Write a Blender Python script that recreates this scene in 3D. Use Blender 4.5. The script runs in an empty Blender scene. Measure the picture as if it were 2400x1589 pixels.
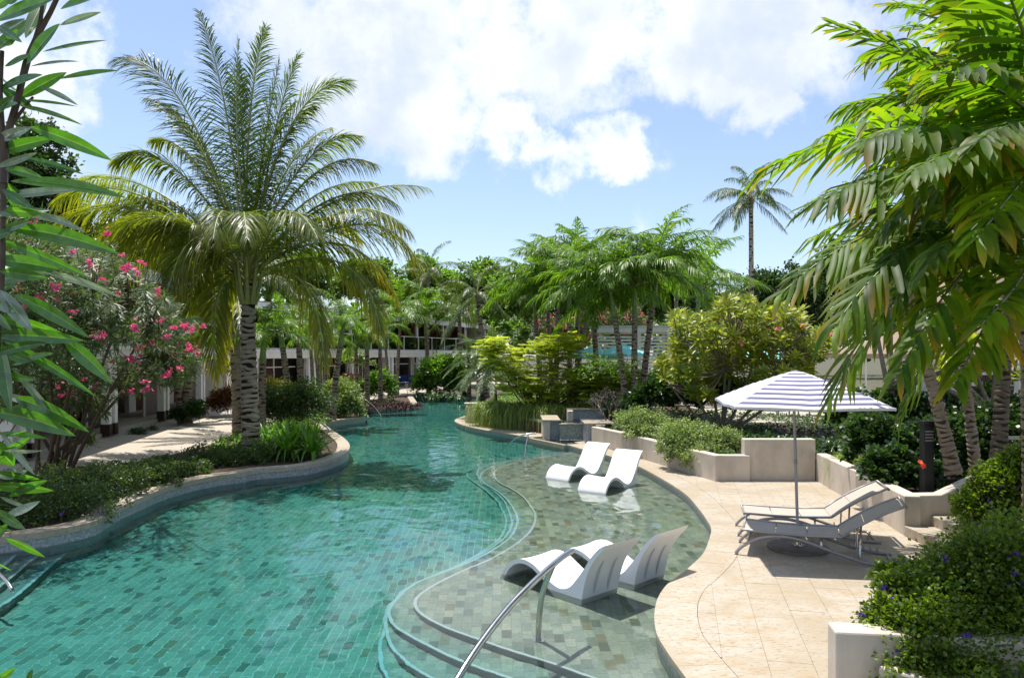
import bpy, math, random
import numpy as np
from mathutils import Vector, Matrix
from mathutils.geometry import tessellate_polygon
random.seed(7); rng = np.random.default_rng(7)
R = math.radians
scene = bpy.context.scene
COL = scene.collection
# ---------------------------------------------------------------- camera, world, sun, exposure
CH, FPX, HZ = 2.85, 1756.0, 830.0          # camera height, focal length and horizon in photo pixels
cam = bpy.data.cameras.new('camera'); cam.lens = 36 * FPX / 2400; cam.sensor_width = 36
cam.shift_y = (HZ - 794.5) / 2400; cam.clip_start = 0.05; cam.clip_end = 3000
co = bpy.data.objects.new('camera', cam); COL.objects.link(co)
co.location = (0, 0, CH); co.rotation_euler = (R(90), 0, 0); scene.camera = co
SUN_DIR = Vector((-0.16, 0.24, 1.0)).normalized()
SUN_EL = math.asin(SUN_DIR.z); SUN_AZ = math.atan2(SUN_DIR.x, SUN_DIR.y)
sl = bpy.data.lights.new('sun', 'SUN'); sl.energy = 4.6; sl.angle = R(0.53); sl.color = (1.0, 0.95, 0.87)
so = bpy.data.objects.new('sun', sl); COL.objects.link(so)
so.rotation_euler = (-SUN_DIR).to_track_quat('-Z', 'Y').to_euler(); so.location = (0, 0, 40)
sl.cycles.is_caustics_light = True
scene.view_settings.view_transform = 'Standard'; scene.view_settings.look = 'None'
scene.view_settings.gamma = 1; scene.view_settings.use_curve_mapping = False
scene.view_settings.exposure = 0.62
scene.render.engine = 'CYCLES'
cy = scene.cycles
cy.max_bounces = 9; cy.diffuse_bounces = 4; cy.glossy_bounces = 3; cy.transmission_bounces = 4
cy.transparent_max_bounces = 12; cy.use_denoising = True; cy.caustics_reflective = False; cy.caustics_refractive = True
cy.sample_clamp_indirect = 6

def N(nt, typ, **kw):
    n = nt.nodes.new(typ)
    for k, v in kw.items():
        if k.startswith('i_'):
            key = k[2:]
            key = int(key) if key.isdigit() else key.replace('_', ' ')
            n.inputs[key].default_value = v
        else: setattr(n, k, v)
    return n
def L(nt, a, b): nt.links.new(a, b)
def math_(nt, op, a, b=None, c=None, clamp=False):
    n = nt.nodes.new('ShaderNodeMath'); n.operation = op; n.use_clamp = clamp
    for i, v in enumerate((a, b, c)):
        if v is None: continue
        if isinstance(v, (int, float)): n.inputs[i].default_value = v
        else: nt.links.new(v, n.inputs[i])
    return n.outputs[0]
def mixc(nt, fac, a, b, blend='MIX'):
    n = nt.nodes.new('ShaderNodeMix'); n.data_type = 'RGBA'; n.blend_type = blend
    for i, v in ((0, fac), (6, a), (7, b)):
        if isinstance(v, (int, float)): n.inputs[i].default_value = v
        elif isinstance(v, tuple): n.inputs[i].default_value = (*v[:3], 1)
        else: nt.links.new(v, n.inputs[i])
    return n.outputs[2]
def maprange(nt, v, a, b, c=0.0, d=1.0, smooth=False):
    n = nt.nodes.new('ShaderNodeMapRange'); n.interpolation_type = 'SMOOTHSTEP' if smooth else 'LINEAR'
    nt.links.new(v, n.inputs[0])
    for i, x in zip((1, 2, 3, 4), (a, b, c, d)): n.inputs[i].default_value = x
    return n.outputs[0]

w = bpy.data.worlds.new('World'); scene.world = w; w.use_nodes = True
nt = w.node_tree; nt.nodes.clear()
sky = N(nt, 'ShaderNodeTexSky'); sky.sky_type = 'NISHITA'; sky.sun_disc = False
sky.sun_elevation = SUN_EL; sky.sun_rotation = SUN_AZ; sky.air_density = 1.0; sky.dust_density = 0.7; sky.ozone_density = 1.2
tc = N(nt, 'ShaderNodeTexCoord')
def pxdir(px, py): return Vector(((px - 1200) / FPX, 1, (HZ - py) / FPX)).normalized()
wn = N(nt, 'ShaderNodeTexNoise', i_Scale=9.0, i_Detail=6.0, i_Roughness=0.6); L(nt, tc.outputs['Generated'], wn.inputs['Vector'])
wsub = N(nt, 'ShaderNodeVectorMath', operation='SUBTRACT'); L(nt, wn.outputs['Color'], wsub.inputs[0]); wsub.inputs[1].default_value = (.5, .5, .5)
wsc = N(nt, 'ShaderNodeVectorMath', operation='SCALE'); L(nt, wsub.outputs[0], wsc.inputs[0]); wsc.inputs['Scale'].default_value = 0.16
wad = N(nt, 'ShaderNodeVectorMath', operation='ADD'); L(nt, tc.outputs['Generated'], wad.inputs[0]); L(nt, wsc.outputs[0], wad.inputs[1])
field = None
for (bx, by, br, amt) in ((690, 20, 170, 1), (860, 120, 230, 1.1), (1010, 270, 150, 1), (1130, 90, 200, 1), (1190, 290, 110, 1), (1270, 370, 95, 1), (1020, 340, 90, 1), (1470, 330, 70, .95), (1330, 90, 200, .95), (1340, 400, 90, 1.05),
        (1420, 350, 95, 1.05), (1440, 200, 110, .85), (1590, 110, 190, 1), (1690, 220, 120, .9), (1760, 90, 170, 1), (1900, 60, 170, 1), (2010, 160, 90, .6), (90, 110, 130, 1), (120, 260, 95, .85), (30, 330, 80, .9),
        (480, 130, 45, .55), (1400, -80, 400, 1), (800, -200, 380, 1.0), (1790, 270, 90, .95), (2300, -100, 300, .8), (-250, 60, 260, .9), (1200, -500, 500, .8)):
    v = N(nt, 'ShaderNodeVectorMath', operation='DISTANCE'); L(nt, wad.outputs[0], v.inputs[0]); v.inputs[1].default_value = pxdir(bx, by)
    m = maprange(nt, v.outputs['Value'], br / FPX * 1.35, br / FPX * .35, 0, amt, True)
    field = m if field is None else math_(nt, 'MAXIMUM', field, m)
n1 = N(nt, 'ShaderNodeTexNoise', i_Scale=5.5, i_Detail=9.0, i_Roughness=0.62); L(nt, tc.outputs['Generated'], n1.inputs['Vector'])
n2 = N(nt, 'ShaderNodeTexNoise', i_Scale=2.2, i_Detail=5.0, i_Roughness=0.55); L(nt, tc.outputs['Generated'], n2.inputs['Vector'])
n3 = N(nt, 'ShaderNodeTexNoise', i_Scale=26.0, i_Detail=6.0, i_Roughness=0.65); L(nt, tc.outputs['Generated'], n3.inputs['Vector'])
sepd = N(nt, 'ShaderNodeSeparateXYZ'); L(nt, tc.outputs['Generated'], sepd.inputs[0])
back = maprange(nt, sepd.outputs['Y'], 0.45, 0.1, 0, 1)           # behind the view: ordinary scattered clouds
gen = math_(nt, 'MULTIPLY', maprange(nt, n2.outputs['Fac'], .47, .6, 0, .9, True), back)
hz = maprange(nt, sepd.outputs['Z'], .02, .14, 0, 1, True)
f2 = math_(nt, 'MAXIMUM', field, math_(nt, 'MULTIPLY', gen, hz))
dens = math_(nt, 'ADD', f2, math_(nt, 'MULTIPLY', math_(nt, 'SUBTRACT', n1.outputs['Fac'], .5), 3.6))
dens = math_(nt, 'ADD', dens, math_(nt, 'MULTIPLY', math_(nt, 'SUBTRACT', n3.outputs['Fac'], .5), .55))
cmask = maprange(nt, dens, .22, 1.0, 0, 1, True)
shade = math_(nt, 'MULTIPLY', maprange(nt, n2.outputs['Fac'], .42, .54, 0, 1, True), maprange(nt, n1.outputs['Fac'], .38, .60, .35, 1, True))
ccol = mixc(nt, shade, (6.1, 6.2, 6.4), (3.9, 4.35, 5.2))
skyc = mixc(nt, 0.10, mixc(nt, 1.0, sky.outputs[0], (.86, .88, .93), 'MULTIPLY'), (6.0, 6.4, 7.2))
lp = mixc(nt, math_(nt, 'MULTIPLY', cmask, .96), skyc, ccol)
bg = N(nt, 'ShaderNodeBackground', i_Strength=0.128); L(nt, lp, bg.inputs[0])
wo = N(nt, 'ShaderNodeOutputWorld'); L(nt, bg.outputs[0], wo.inputs[0])

# ---------------------------------------------------------------- placing and tagging
def at(px, py, z=0.0):                      # the point of the plane z seen at a photo pixel
    s = (py - HZ) / (CH - z); return Vector(((px - 1200) / s, FPX / s, z))
def pd(px, py, Y):                          # the point at distance Y seen at a photo pixel
    s = FPX / Y; return Vector(((px - 1200) / s, Y, CH - (py - HZ) / s))
def tag(o, label=None, cat=None, group=None, kind=None):
    if label: o['label'] = label
    if cat: o['category'] = cat
    if group: o['group'] = group
    if kind: o['kind'] = kind
    return o
def empty(name, loc, label, cat, group=None, rz=0.0):
    o = bpy.data.objects.new(name, None); COL.objects.link(o); o.empty_display_size = .2
    o.location = loc; o.rotation_euler = (0, 0, rz); tag(o, label, cat, group); return o
def link(name, me, parent=None):
    o = bpy.data.objects.new(name, me); COL.objects.link(o)
    if parent is not None: o.parent = parent
    return o

class MB:                                   # collects pieces; build() makes one mesh object
    def __init__(s): s.V = []; s.F = []; s.T = []; s.n = 0
    def add(s, V, F, T=None):
        V = np.asarray(V, float).reshape(-1, 3); s.V.append(V)
        if T is None: T = np.tile([[.5, 0, .5]], (len(V), 1))
        T = np.asarray(T, float)
        if T.ndim == 1: T = np.tile(T[None], (len(V), 1))
        s.T.append(T)
        if isinstance(F, np.ndarray): s.F.append(F + s.n)
        else:
            by = {}
            for f in F: by.setdefault(len(f), []).append(f)
            for k, fs in by.items(): s.F.append(np.array(fs, int) + s.n)
        s.n += len(V); return s
    def box(s, x0, x1, y0, y1, z0, z1, M=None, T=None):
        V = np.array([(x, y, z) for z in (z0, z1) for y in (y0, y1) for x in (x0, x1)], float)
        if M is not None: V = np.array([tuple(M @ Vector(v)) for v in V])
        return s.add(V, [(0, 2, 3, 1), (4, 5, 7, 6), (0, 1, 5, 4), (2, 6, 7, 3), (0, 4, 6, 2), (1, 3, 7, 5)], T)
    def tube(s, P, r, k=8, T=None, cap=True):
        P = np.asarray([tuple(p) for p in P], float); n = len(P)
        r = np.full(n, r) if np.isscalar(r) else np.asarray(r, float)
        t = np.gradient(P, axis=0); t /= np.linalg.norm(t, axis=1)[:, None] + 1e-9
        ref = np.array([0, 0, 1.]) if abs(t[0][2]) < .9 else np.array([1., 0, 0])
        u = np.cross(t, ref); u /= np.linalg.norm(u, axis=1)[:, None] + 1e-9; v = np.cross(t, u)
        a = np.arange(k) * 2 * np.pi / k
        V = P[:, None] + r[:, None, None] * (np.cos(a)[None, :, None] * u[:, None] + np.sin(a)[None, :, None] * v[:, None])
        V = V.reshape(-1, 3); i = np.arange(n - 1)[:, None] * k; j = np.arange(k)[None]; jn = (j + 1) % k
        F = np.stack([i + j, i + jn, i + k + jn, i + k + j], -1).reshape(-1, 4)
        if T is not None:
            T = np.asarray(T, float)
            if T.ndim == 2: T = np.repeat(T, k, axis=0)
        s.add(V, F, T)
        if cap:
            b = s.n - len(V); s.F.append(np.array([[b + q for q in range(k)]])); s.F.append(np.array([[b + (n - 1) * k + q for q in range(k)][::-1]]))
        return s
    def prism(s, poly, z0, z1, T=None, bottom=True):
        n = len(poly); V = [(p[0], p[1], z0) for p in poly] + [(p[0], p[1], z1) for p in poly]
        F = [(i, (i + 1) % n, n + (i + 1) % n, n + i) for i in range(n)]
        tri = tessellate_polygon([[Vector((p[0], p[1], 0)) for p in poly]])
        for t in tri:
            a, b, c = [Vector(poly[q][:2]) for q in t]
            if (b - a).cross(c - a) < 0: t = t[::-1]
            F.append(tuple(n + q for q in t))
            if bottom: F.append(tuple(q for q in t[::-1]))
        return s.add(V, F, T)
    def me(s, name, mat, smooth=False):
        V = np.concatenate(s.V); T = np.concatenate(s.T)
        m = bpy.data.meshes.new(name); m.vertices.add(len(V)); m.vertices.foreach_set('co', V.ravel())
        lt = np.concatenate([np.full(len(f), f.shape[1]) for f in s.F]); li = np.concatenate([f.ravel() for f in s.F])
        m.loops.add(len(li)); m.loops.foreach_set('vertex_index', li.astype(np.int32))
        m.polygons.add(len(lt)); m.polygons.foreach_set('loop_start', (np.cumsum(lt) - lt).astype(np.int32))
        try: m.polygons.foreach_set('loop_total', lt.astype(np.int32))
        except Exception: pass
        ca = m.attributes.new('tint', 'FLOAT_COLOR', 'POINT')
        ca.data.foreach_set('color', np.concatenate([T, np.ones((len(T), 1))], 1).ravel())
        m.materials.append(mat)
        m.update(calc_edges=True); m.validate()
        m.polygons.foreach_set('use_smooth', np.full(len(m.polygons), smooth))
        return m
    def build(s, name, mat, parent=None, smooth=False): return link(name, s.me(name, mat, smooth), parent)

def bevel(o, w=.01, seg=2):
    m = o.modifiers.new('bevel', 'BEVEL'); m.width = w; m.segments = seg; m.limit_method = 'ANGLE'; m.angle_limit = R(40); return o
def crom(P, step=.2, closed=False):         # smooth curve through points, even spacing
    P = [np.array(p, float) for p in P]; n = len(P); out = []
    g = (lambda i: P[i % n]) if closed else (lambda i: P[min(max(i, 0), n - 1)])
    for i in range(n if closed else n - 1):
        a, b, c, d = g(i - 1), g(i), g(i + 1), g(i + 2)
        m = max(2, int(np.linalg.norm(c - b) / step) + 1)
        for t in np.arange(m) / m:
            out.append(.5 * (2 * b + (c - a) * t + (2 * a - 5 * b + 4 * c - d) * t * t + (3 * b - a - 3 * c + d) * t ** 3))
    if not closed: out.append(P[-1])
    return out
def offset(P, d, closed=False):             # shift a 2-D line to its right-hand side
    P = np.array([p[:2] for p in P], float)
    if closed: t = np.roll(P, -1, 0) - np.roll(P, 1, 0)
    else: t = np.gradient(P, axis=0)
    t /= np.linalg.norm(t, axis=1)[:, None] + 1e-9
    return P + d * np.stack([t[:, 1], -t[:, 0]], 1)
def inside(p, poly):
    x, y = p[0], p[1]; c = False; j = len(poly) - 1
    for i in range(len(poly)):
        a, b = poly[i], poly[j]
        if (a[1] > y) != (b[1] > y) and x < (b[0] - a[0]) * (y - a[1]) / (b[1] - a[1]) + a[0]: c = not c
        j = i
    return c
def inside_np(X, Y, poly):
    c = np.zeros(np.shape(X), bool); j = len(poly) - 1
    for i in range(len(poly)):
        a, b = poly[i], poly[j]
        if a[1] != b[1]: c ^= ((a[1] > Y) != (b[1] > Y)) & (X < (b[0] - a[0]) * (Y - a[1]) / (b[1] - a[1]) + a[0])
        j = i
    return c
def clip_rect(poly, rect):                  # any polygon cut by a convex counter-clockwise one
    out = [tuple(p[:2]) for p in poly]
    for i in range(len(rect)):
        a, b = rect[i], rect[(i + 1) % len(rect)]; ex, ey = b[0] - a[0], b[1] - a[1]
        src, out = out, []
        if not src: break
        sd = [ex * (p[1] - a[1]) - ey * (p[0] - a[0]) for p in src]
        for k in range(len(src)):
            p, q, dp, dq = src[k - 1], src[k], sd[k - 1], sd[k]
            if (dp >= 0) != (dq >= 0):
                t = dp / (dp - dq); out.append((p[0] + t * (q[0] - p[0]), p[1] + t * (q[1] - p[1])))
            if dq >= 0: out.append(q)
    res = []
    for p in out:
        if not res or abs(p[0] - res[-1][0]) + abs(p[1] - res[-1][1]) > 2e-3: res.append(p)
    if len(res) > 1 and abs(res[0][0] - res[-1][0]) + abs(res[0][1] - res[-1][1]) < 2e-3: res.pop()
    return res
def area(p): return .5 * sum(p[i - 1][0] * p[i][1] - p[i][0] * p[i - 1][1] for i in range(len(p)))
def ribbon(mb, A, B, z0, z1, T=None):       # solid strip between two lines of equal length
    n = len(A); V = []
    for i in range(n): V += [(A[i][0], A[i][1], z0), (B[i][0], B[i][1], z0), (B[i][0], B[i][1], z1), (A[i][0], A[i][1], z1)]
    F = [(0, 1, 2, 3), (4 * n - 1, 4 * n - 2, 4 * n - 3, 4 * n - 4)]
    for i in range(n - 1):
        a = 4 * i; b = a + 4
        F += [(a + 3, a + 2, b + 2, b + 3), (a, a + 3, b + 3, b), (a + 2, a + 1, b + 1, b + 2), (a + 1, a, b, b + 1)]
    mb.add(V, F, T)

# ---------------------------------------------------------------- materials
def mat(name, col, rough=.7, metal=0., spec=.5, bump=None, var=None, attr=None, noise=None):
    m = bpy.data.materials.new(name); m.use_nodes = True; nt = m.node_tree; b = nt.nodes['Principled BSDF']
    b.inputs['Roughness'].default_value = rough; b.inputs['Metallic'].default_value = metal; b.inputs['Specular IOR Level'].default_value = spec
    tc = N(nt, 'ShaderNodeTexCoord'); geo = N(nt, 'ShaderNodeNewGeometry'); c = None
    pos = geo.outputs['Position']
    base = tuple(col)
    if attr:                                 # second colour by the per-piece random number
        a = N(nt, 'ShaderNodeAttribute'); a.attribute_name = 'tint'; s = N(nt, 'ShaderNodeSeparateColor'); L(nt, a.outputs['Color'], s.inputs[0])
        c = mixc(nt, s.outputs[0], base, tuple(attr))
    if noise:                                # (colour, scale, amount, stretch)
        mp = N(nt, 'ShaderNodeMapping'); L(nt, pos, mp.inputs[0]); mp.inputs['Scale'].default_value = noise[3] if len(noise) > 3 else (1, 1, 1)
        n = N(nt, 'ShaderNodeTexNoise', i_Scale=noise[1], i_Detail=7.0, i_Roughness=.65); L(nt, mp.outputs[0], n.inputs['Vector'])
        f = maprange(nt, n.outputs['Fac'], .42, .68, 0, noise[2], True)
        c = mixc(nt, f, c if c is not None else base, tuple(noise[0]))
    if var:                                  # brightness variation
        n = N(nt, 'ShaderNodeTexNoise', i_Scale=var[0], i_Detail=5.0, i_Roughness=.6); L(nt, pos, n.inputs['Vector'])
        f = maprange(nt, n.outputs['Fac'], .3, .7, 1 - var[1], 1 + var[1] * .5)
        cc = N(nt, 'ShaderNodeCombineColor'); [L(nt, f, cc.inputs[i]) for i in range(3)]
        c = mixc(nt, 1.0, c if c is not None else base, cc.outputs[0], 'MULTIPLY')
    if c is None: b.inputs['Base Color'].default_value = (*base, 1)
    else: L(nt, c, b.inputs['Base Color'])
    if bump:
        n = N(nt, 'ShaderNodeTexNoise', i_Scale=bump[0], i_Detail=6.0, i_Roughness=.6); L(nt, pos, n.inputs['Vector'])
        bp = N(nt, 'ShaderNodeBump', i_Strength=bump[1], i_Distance=bump[2] if len(bump) > 2 else .01); L(nt, n.outputs['Fac'], bp.inputs['Height']); L(nt, bp.outputs[0], b.inputs['Normal'])
    m.diffuse_color = (*base, 1)
    return m
def leafmat(name, ca, cb, tip, transl=.35, tcol=None, rough=.38, tipamt=1.0, spec=.5):
    m = bpy.data.materials.new(name); m.use_nodes = True; nt = m.node_tree; b = nt.nodes['Principled BSDF']; out = nt.nodes['Material Output']
    a = N(nt, 'ShaderNodeAttribute'); a.attribute_name = 'tint'; s = N(nt, 'ShaderNodeSeparateColor'); L(nt, a.outputs['Color'], s.inputs[0])
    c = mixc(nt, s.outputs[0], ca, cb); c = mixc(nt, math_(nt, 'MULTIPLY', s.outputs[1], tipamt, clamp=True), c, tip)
    g_ = N(nt, 'ShaderNodeNewGeometry'); nz = N(nt, 'ShaderNodeTexNoise', i_Scale=(55.0 if 'oleander_leaf' in name and name != 'oleander_leaf' else 2.2), i_Detail=5.0, i_Roughness=.65); L(nt, g_.outputs['Position'], nz.inputs['Vector'])
    fv = maprange(nt, nz.outputs['Fac'], .32, .68, .70, 1.25); ccv = N(nt, 'ShaderNodeCombineColor'); [L(nt, fv, ccv.inputs[i]) for i in range(3)]; c = mixc(nt, 1.0, c, ccv.outputs[0], 'MULTIPLY')
    L(nt, c, b.inputs['Base Color']); b.inputs['Roughness'].default_value = rough; b.inputs['Specular IOR Level'].default_value = spec
    tr = N(nt, 'ShaderNodeBsdfTranslucent')
    L(nt, mixc(nt, 1.0, c, tcol or (2.6, 2.9, .9), 'MULTIPLY'), tr.inputs[0])
    mx = N(nt, 'ShaderNodeMixShader', i_0=transl); L(nt, b.outputs[0], mx.inputs[1]); L(nt, tr.outputs[0], mx.inputs[2]); L(nt, mx.outputs[0], out.inputs[0])
    return m
M = {}
M['coco'] = leafmat('coconut_leaflet', (.038, .078, .016), (.14, .185, .03), (.52, .40, .05), .50, (2.9, 2.7, .45), .40, spec=.38)
M['cocofar'] = leafmat('far_coconut_leaflet', (.038, .075, .02), (.075, .115, .03), (.20, .17, .05), .30, (2.4, 2.6, .6), .42, spec=.4)
M['xmas'] = leafmat('palm_leaflet', (.07, .145, .018), (.14, .235, .032), (.22, .21, .05), .40, (2.4, 2.6, .8), .42, spec=.35)
M['bigpalm'] = leafmat('broad_palm_leaflet', (.028, .075, .010), (.10, .18, .018), (.30, .15, .03), .52, (3.2, 3.3, .42), .48, spec=.25)
M['pygmy'] = leafmat('date_palm_leaflet', (.085, .14, .06), (.14, .20, .09), (.34, .33, .06), .22, (2.2, 2.4, .8), .32)
M['oleander'] = leafmat('oleander_leaf', (.052, .085, .03), (.12, .155, .075), (.25, .22, .08), .26, (2.2, 2.7, .8), .45, spec=.32)
M['nearleaf'] = leafmat('near_oleander_leaf', (.028, .085, .022), (.075, .17, .03), (.15, .22, .10), .40, (2.5, 3.2, .5), .24, spec=.8)
M['palenear'] = leafmat('sky_sheen_oleander_leaf', (.20, .25, .20), (.34, .38, .32), (.4, .45, .35), .2, (1.8, 2.2, 1.2), .30, spec=.8)  # pale leaf colour painting the sky's silvery reflection
M['lily'] = leafmat('lily_leaf', (.07, .16, .018), (.14, .26, .03), (.25, .26, .05), .3, (2.4, 3.0, .7), .32)
M['darklily'] = leafmat('dark_lily_leaf', (.022, .055, .014), (.04, .085, .02), (.10, .12, .03), .22, None, .32)
M['purple'] = leafmat('purple_grass_leaf', (.035, .014, .016), (.075, .035, .028), (.12, .07, .04), .12, (1.8, 1.2, 1.0), .6, spec=.25)
M['hedge'] = leafmat('hedge_leaf', (.042, .082, .022), (.095, .135, .045), (.17, .19, .07), .34, (2.2, 2.5, .8), .45)
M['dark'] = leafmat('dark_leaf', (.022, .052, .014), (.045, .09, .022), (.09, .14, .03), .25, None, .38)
M['mid'] = leafmat('mid_leaf', (.06, .13, .02), (.13, .22, .035), (.20, .24, .05), .45, (2.3, 2.6, .7), .45)
M['lime'] = leafmat('lime_leaf', (.26, .35, .035), (.42, .48, .06), (.46, .44, .07), .5, (1.8, 1.8, .6), .5)
M['frangi'] = leafmat('frangipani_leaf', (.14, .21, .024), (.30, .33, .04), (.42, .32, .04), .46, (2.1, 2.1, .6), .38)
M['var'] = leafmat('variegated_leaf', (.12, .20, .05), (.36, .42, .17), (.35, .36, .18), .25, (1.8, 2.0, .8), .45)
M['grassy'] = leafmat('coral_plant_leaf', (.15, .23, .04), (.28, .34, .08), (.26, .26, .09), .3, (2.0, 2.3, .7), .5)
M['yel'] = leafmat('yellow_leaf', (.12, .14, .02), (.30, .25, .03), (.4, .3, .05), .3, (2.0, 2.0, .5), .45)
M['far'] = leafmat('far_leaf', (.07, .13, .03), (.14, .21, .045), (.14, .20, .05), .42, (2.3, 2.6, .8), .5)
M['croton'] = leafmat('croton_leaf', (.08, .05, .015), (.22, .07, .02), (.3, .16, .03), .2, (1.8, 1.4, .6), .4)
M['duranta'] = leafmat('duranta_leaf', (.04, .09, .010), (.12, .18, .02), (.24, .27, .04), .42, (2.6, 2.8, .5), .42)
M['pinkflower'] = leafmat('pink_petal', (.72, .07, .22), (.85, .22, .38), (.8, .3, .4), .3, (1.3, 1.0, 1.1), .6)
M['palepink'] = leafmat('pale_pink_petal', (.75, .18, .22), (.85, .35, .38), (.8, .4, .4), .3, (1.2, 1.0, 1.0), .6)
M['redflower'] = leafmat('red_petal', (.70, .05, .02), (.80, .13, .05), (.6, .1, .05), .3, (1.3, 1, 1), .6)
M['violet'] = leafmat('violet_petal', (.10, .04, .32), (.20, .08, .50), (.3, .2, .5), .3, (1.2, 1, 1.2), .6)
def trunkmat(name, a, b, dark):
    m = mat(name, a, .85, spec=.25, bump=(38, .5, .02)); nt = m.node_tree; bs = nt.nodes['Principled BSDF']
    at_ = N(nt, 'ShaderNodeAttribute'); at_.attribute_name = 'tint'; s = N(nt, 'ShaderNodeSeparateColor'); L(nt, at_.outputs['Color'], s.inputs[0])
    g = N(nt, 'ShaderNodeNewGeometry'); n = N(nt, 'ShaderNodeTexNoise', i_Scale=6.0, i_Detail=8.0, i_Roughness=.7); L(nt, g.outputs['Position'], n.inputs['Vector'])
    c = mixc(nt, maprange(nt, n.outputs['Fac'], .35, .65), a, b); rg = math_(nt, 'ADD', s.outputs[1], math_(nt, 'MULTIPLY', math_(nt, 'SUBTRACT', n.outputs['Fac'], .5), 1.1)); c = mixc(nt, maprange(nt, rg, .28, .50, 0, 1, True), c, dark); L(nt, c, bs.inputs['Base Color']); return m
M['cocotrunk'] = trunkmat('coconut_bark', (.26, .205, .155), (.42, .355, .28), (.022, .016, .012))
M['palmtrunk'] = trunkmat('ringed_palm_bark', (.20, .15, .11), (.34, .27, .21), (.06, .042, .03))
M['darktrunk'] = trunkmat('dark_palm_bark', (.10, .075, .055), (.17, .13, .10), (.03, .022, .016))
M['bark'] = mat('shrub_bark', (.16, .115, .08), .85, spec=.25, var=(14, .4), bump=(45, .5))
M['greybark'] = mat('grey_bark', (.24, .20, .16), .85, spec=.25, var=(14, .4), bump=(45, .5))
M['shaft'] = mat('green_crownshaft', (.17, .25, .06), .4, var=(7, .35))
M['petiole'] = mat('frond_stalk', (.30, .31, .09), .4, var=(5, .3))
M['petiole2'] = mat('green_frond_stalk', (.17, .21, .05), .4, var=(5, .3))
M['nearstem'] = mat('oleander_stem', (.085, .055, .035), .6, var=(25, .4))
def travertine(name, base, stain, amt):
    m = mat(name, base, .55, spec=.3, attr=tuple(x * .94 for x in base), noise=(stain, 2.6, amt, (1, 2.3, 1)), bump=(60, .12, .004)); nt = m.node_tree; b = nt.nodes['Principled BSDF']
    src = b.inputs['Base Color'].links[0].from_socket; g = N(nt, 'ShaderNodeNewGeometry')
    mp = N(nt, 'ShaderNodeMapping'); L(nt, g.outputs['Position'], mp.inputs[0]); mp.inputs['Scale'].default_value = (1, 3.0, 1)
    n = N(nt, 'ShaderNodeTexNoise', i_Scale=13.0, i_Detail=9.0, i_Roughness=.75); L(nt, mp.outputs[0], n.inputs['Vector'])
    c = mixc(nt, maprange(nt, n.outputs['Fac'], .53, .61, 0, .9, True), src, tuple(x * .48 for x in stain))
    n2 = N(nt, 'ShaderNodeTexNoise', i_Scale=70.0, i_Detail=4.0, i_Roughness=.8); L(nt, mp.outputs[0], n2.inputs['Vector'])
    c = mixc(nt, maprange(nt, n2.outputs['Fac'], .62, .72, 0, .5, True), c, tuple(x * .5 for x in base))
    n4 = N(nt, 'ShaderNodeTexNoise', i_Scale=.8, i_Detail=4.0); L(nt, g.outputs['Position'], n4.inputs['Vector'])
    c = mixc(nt, maprange(nt, n4.outputs['Fac'], .45, .60, 0, .55, True), c, (base[0] * .76, base[1] * .69, base[2] * .56))
    L(nt, c, b.inputs['Base Color']); return m
M['deck'] = travertine('travertine_paving', (.44, .39, .325), (.38, .285, .175), .8)
M['coping'] = travertine('travertine_coping', (.45, .395, .325), (.36, .28, .18), .5)
M['path'] = mat('path_stone', (.44, .385, .32), .7, var=(2.0, .15), noise=((.36, .29, .22), 5, .5), bump=(40, .2, .004))
M['joint'] = mat('joint_mortar', (.40, .34, .26), .9)
M['render'] = mat('cream_wall_render', (.56, .495, .42), .85, spec=.25, var=(1.6, .16), noise=((.40, .33, .26), 4.0, .45, (1, 1, .3)), bump=(90, .6, .006))
M['soil'] = mat('soil', (.075, .045, .028), .95, var=(12, .5), bump=(30, .8, .03))
M['ground'] = mat('garden_ground', (.10, .085, .055), .95, var=(3, .5), noise=((.06, .085, .025), 1.5, .8), bump=(10, .6, .03))
M['white'] = mat('white_paint', (.84, .83, .81), .5, var=(3, .08))
M['offwhite'] = mat('white_timber', (.70, .69, .66), .6, var=(4, .12))
M['stucco'] = mat('white_stucco', (.80, .77, .72), .8, var=(2, .12))
M['wood'] = mat('dark_red_wood', (.075, .022, .014), .5, attr=(.12, .035, .02), var=(7, .35))
M['wooddark'] = mat('black_red_wood', (.032, .012, .010), .5, attr=(.05, .016, .012), var=(7, .3))
M['greywall'] = mat('grey_stone_wall', (.16, .15, .14), .8, var=(5, .4))
M['plastic'] = mat('white_moulded_plastic', (.76, .765, .78), .38, spec=.4, bump=(220, .04, .002))
M['groove'] = mat('moulded_groove', (.52, .52, .54), .5)
M['steel'] = mat('polished_steel', (.62, .60, .57), .16, metal=1.0, var=(9, .15))
M['alu'] = mat('grey_powder_coated_aluminium', (.33, .31, .30), .42, metal=.35, var=(6, .1))
M['sling'] = mat('grey_sling_fabric', (.43, .385, .335), .85, spec=.15, var=(3, .08), bump=(260, .5, .002))
M['black'] = mat('black_metal', (.012, .012, .013), .45)
M['thatch'] = mat('palm_thatch', (.34, .255, .20), .95, spec=.1, noise=((.17, .12, .09), 16, .8, (1, 1, 5)), bump=(50, 1.0, .03))
M['turq'] = mat('turquoise_canvas', (.22, .62, .62), .8)
M['blue'] = mat('blue_cushion', (.03, .05, .20), .8)
M['base'] = mat('stone_base_disc', (.17, .15, .135), .6, var=(8, .2))
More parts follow.
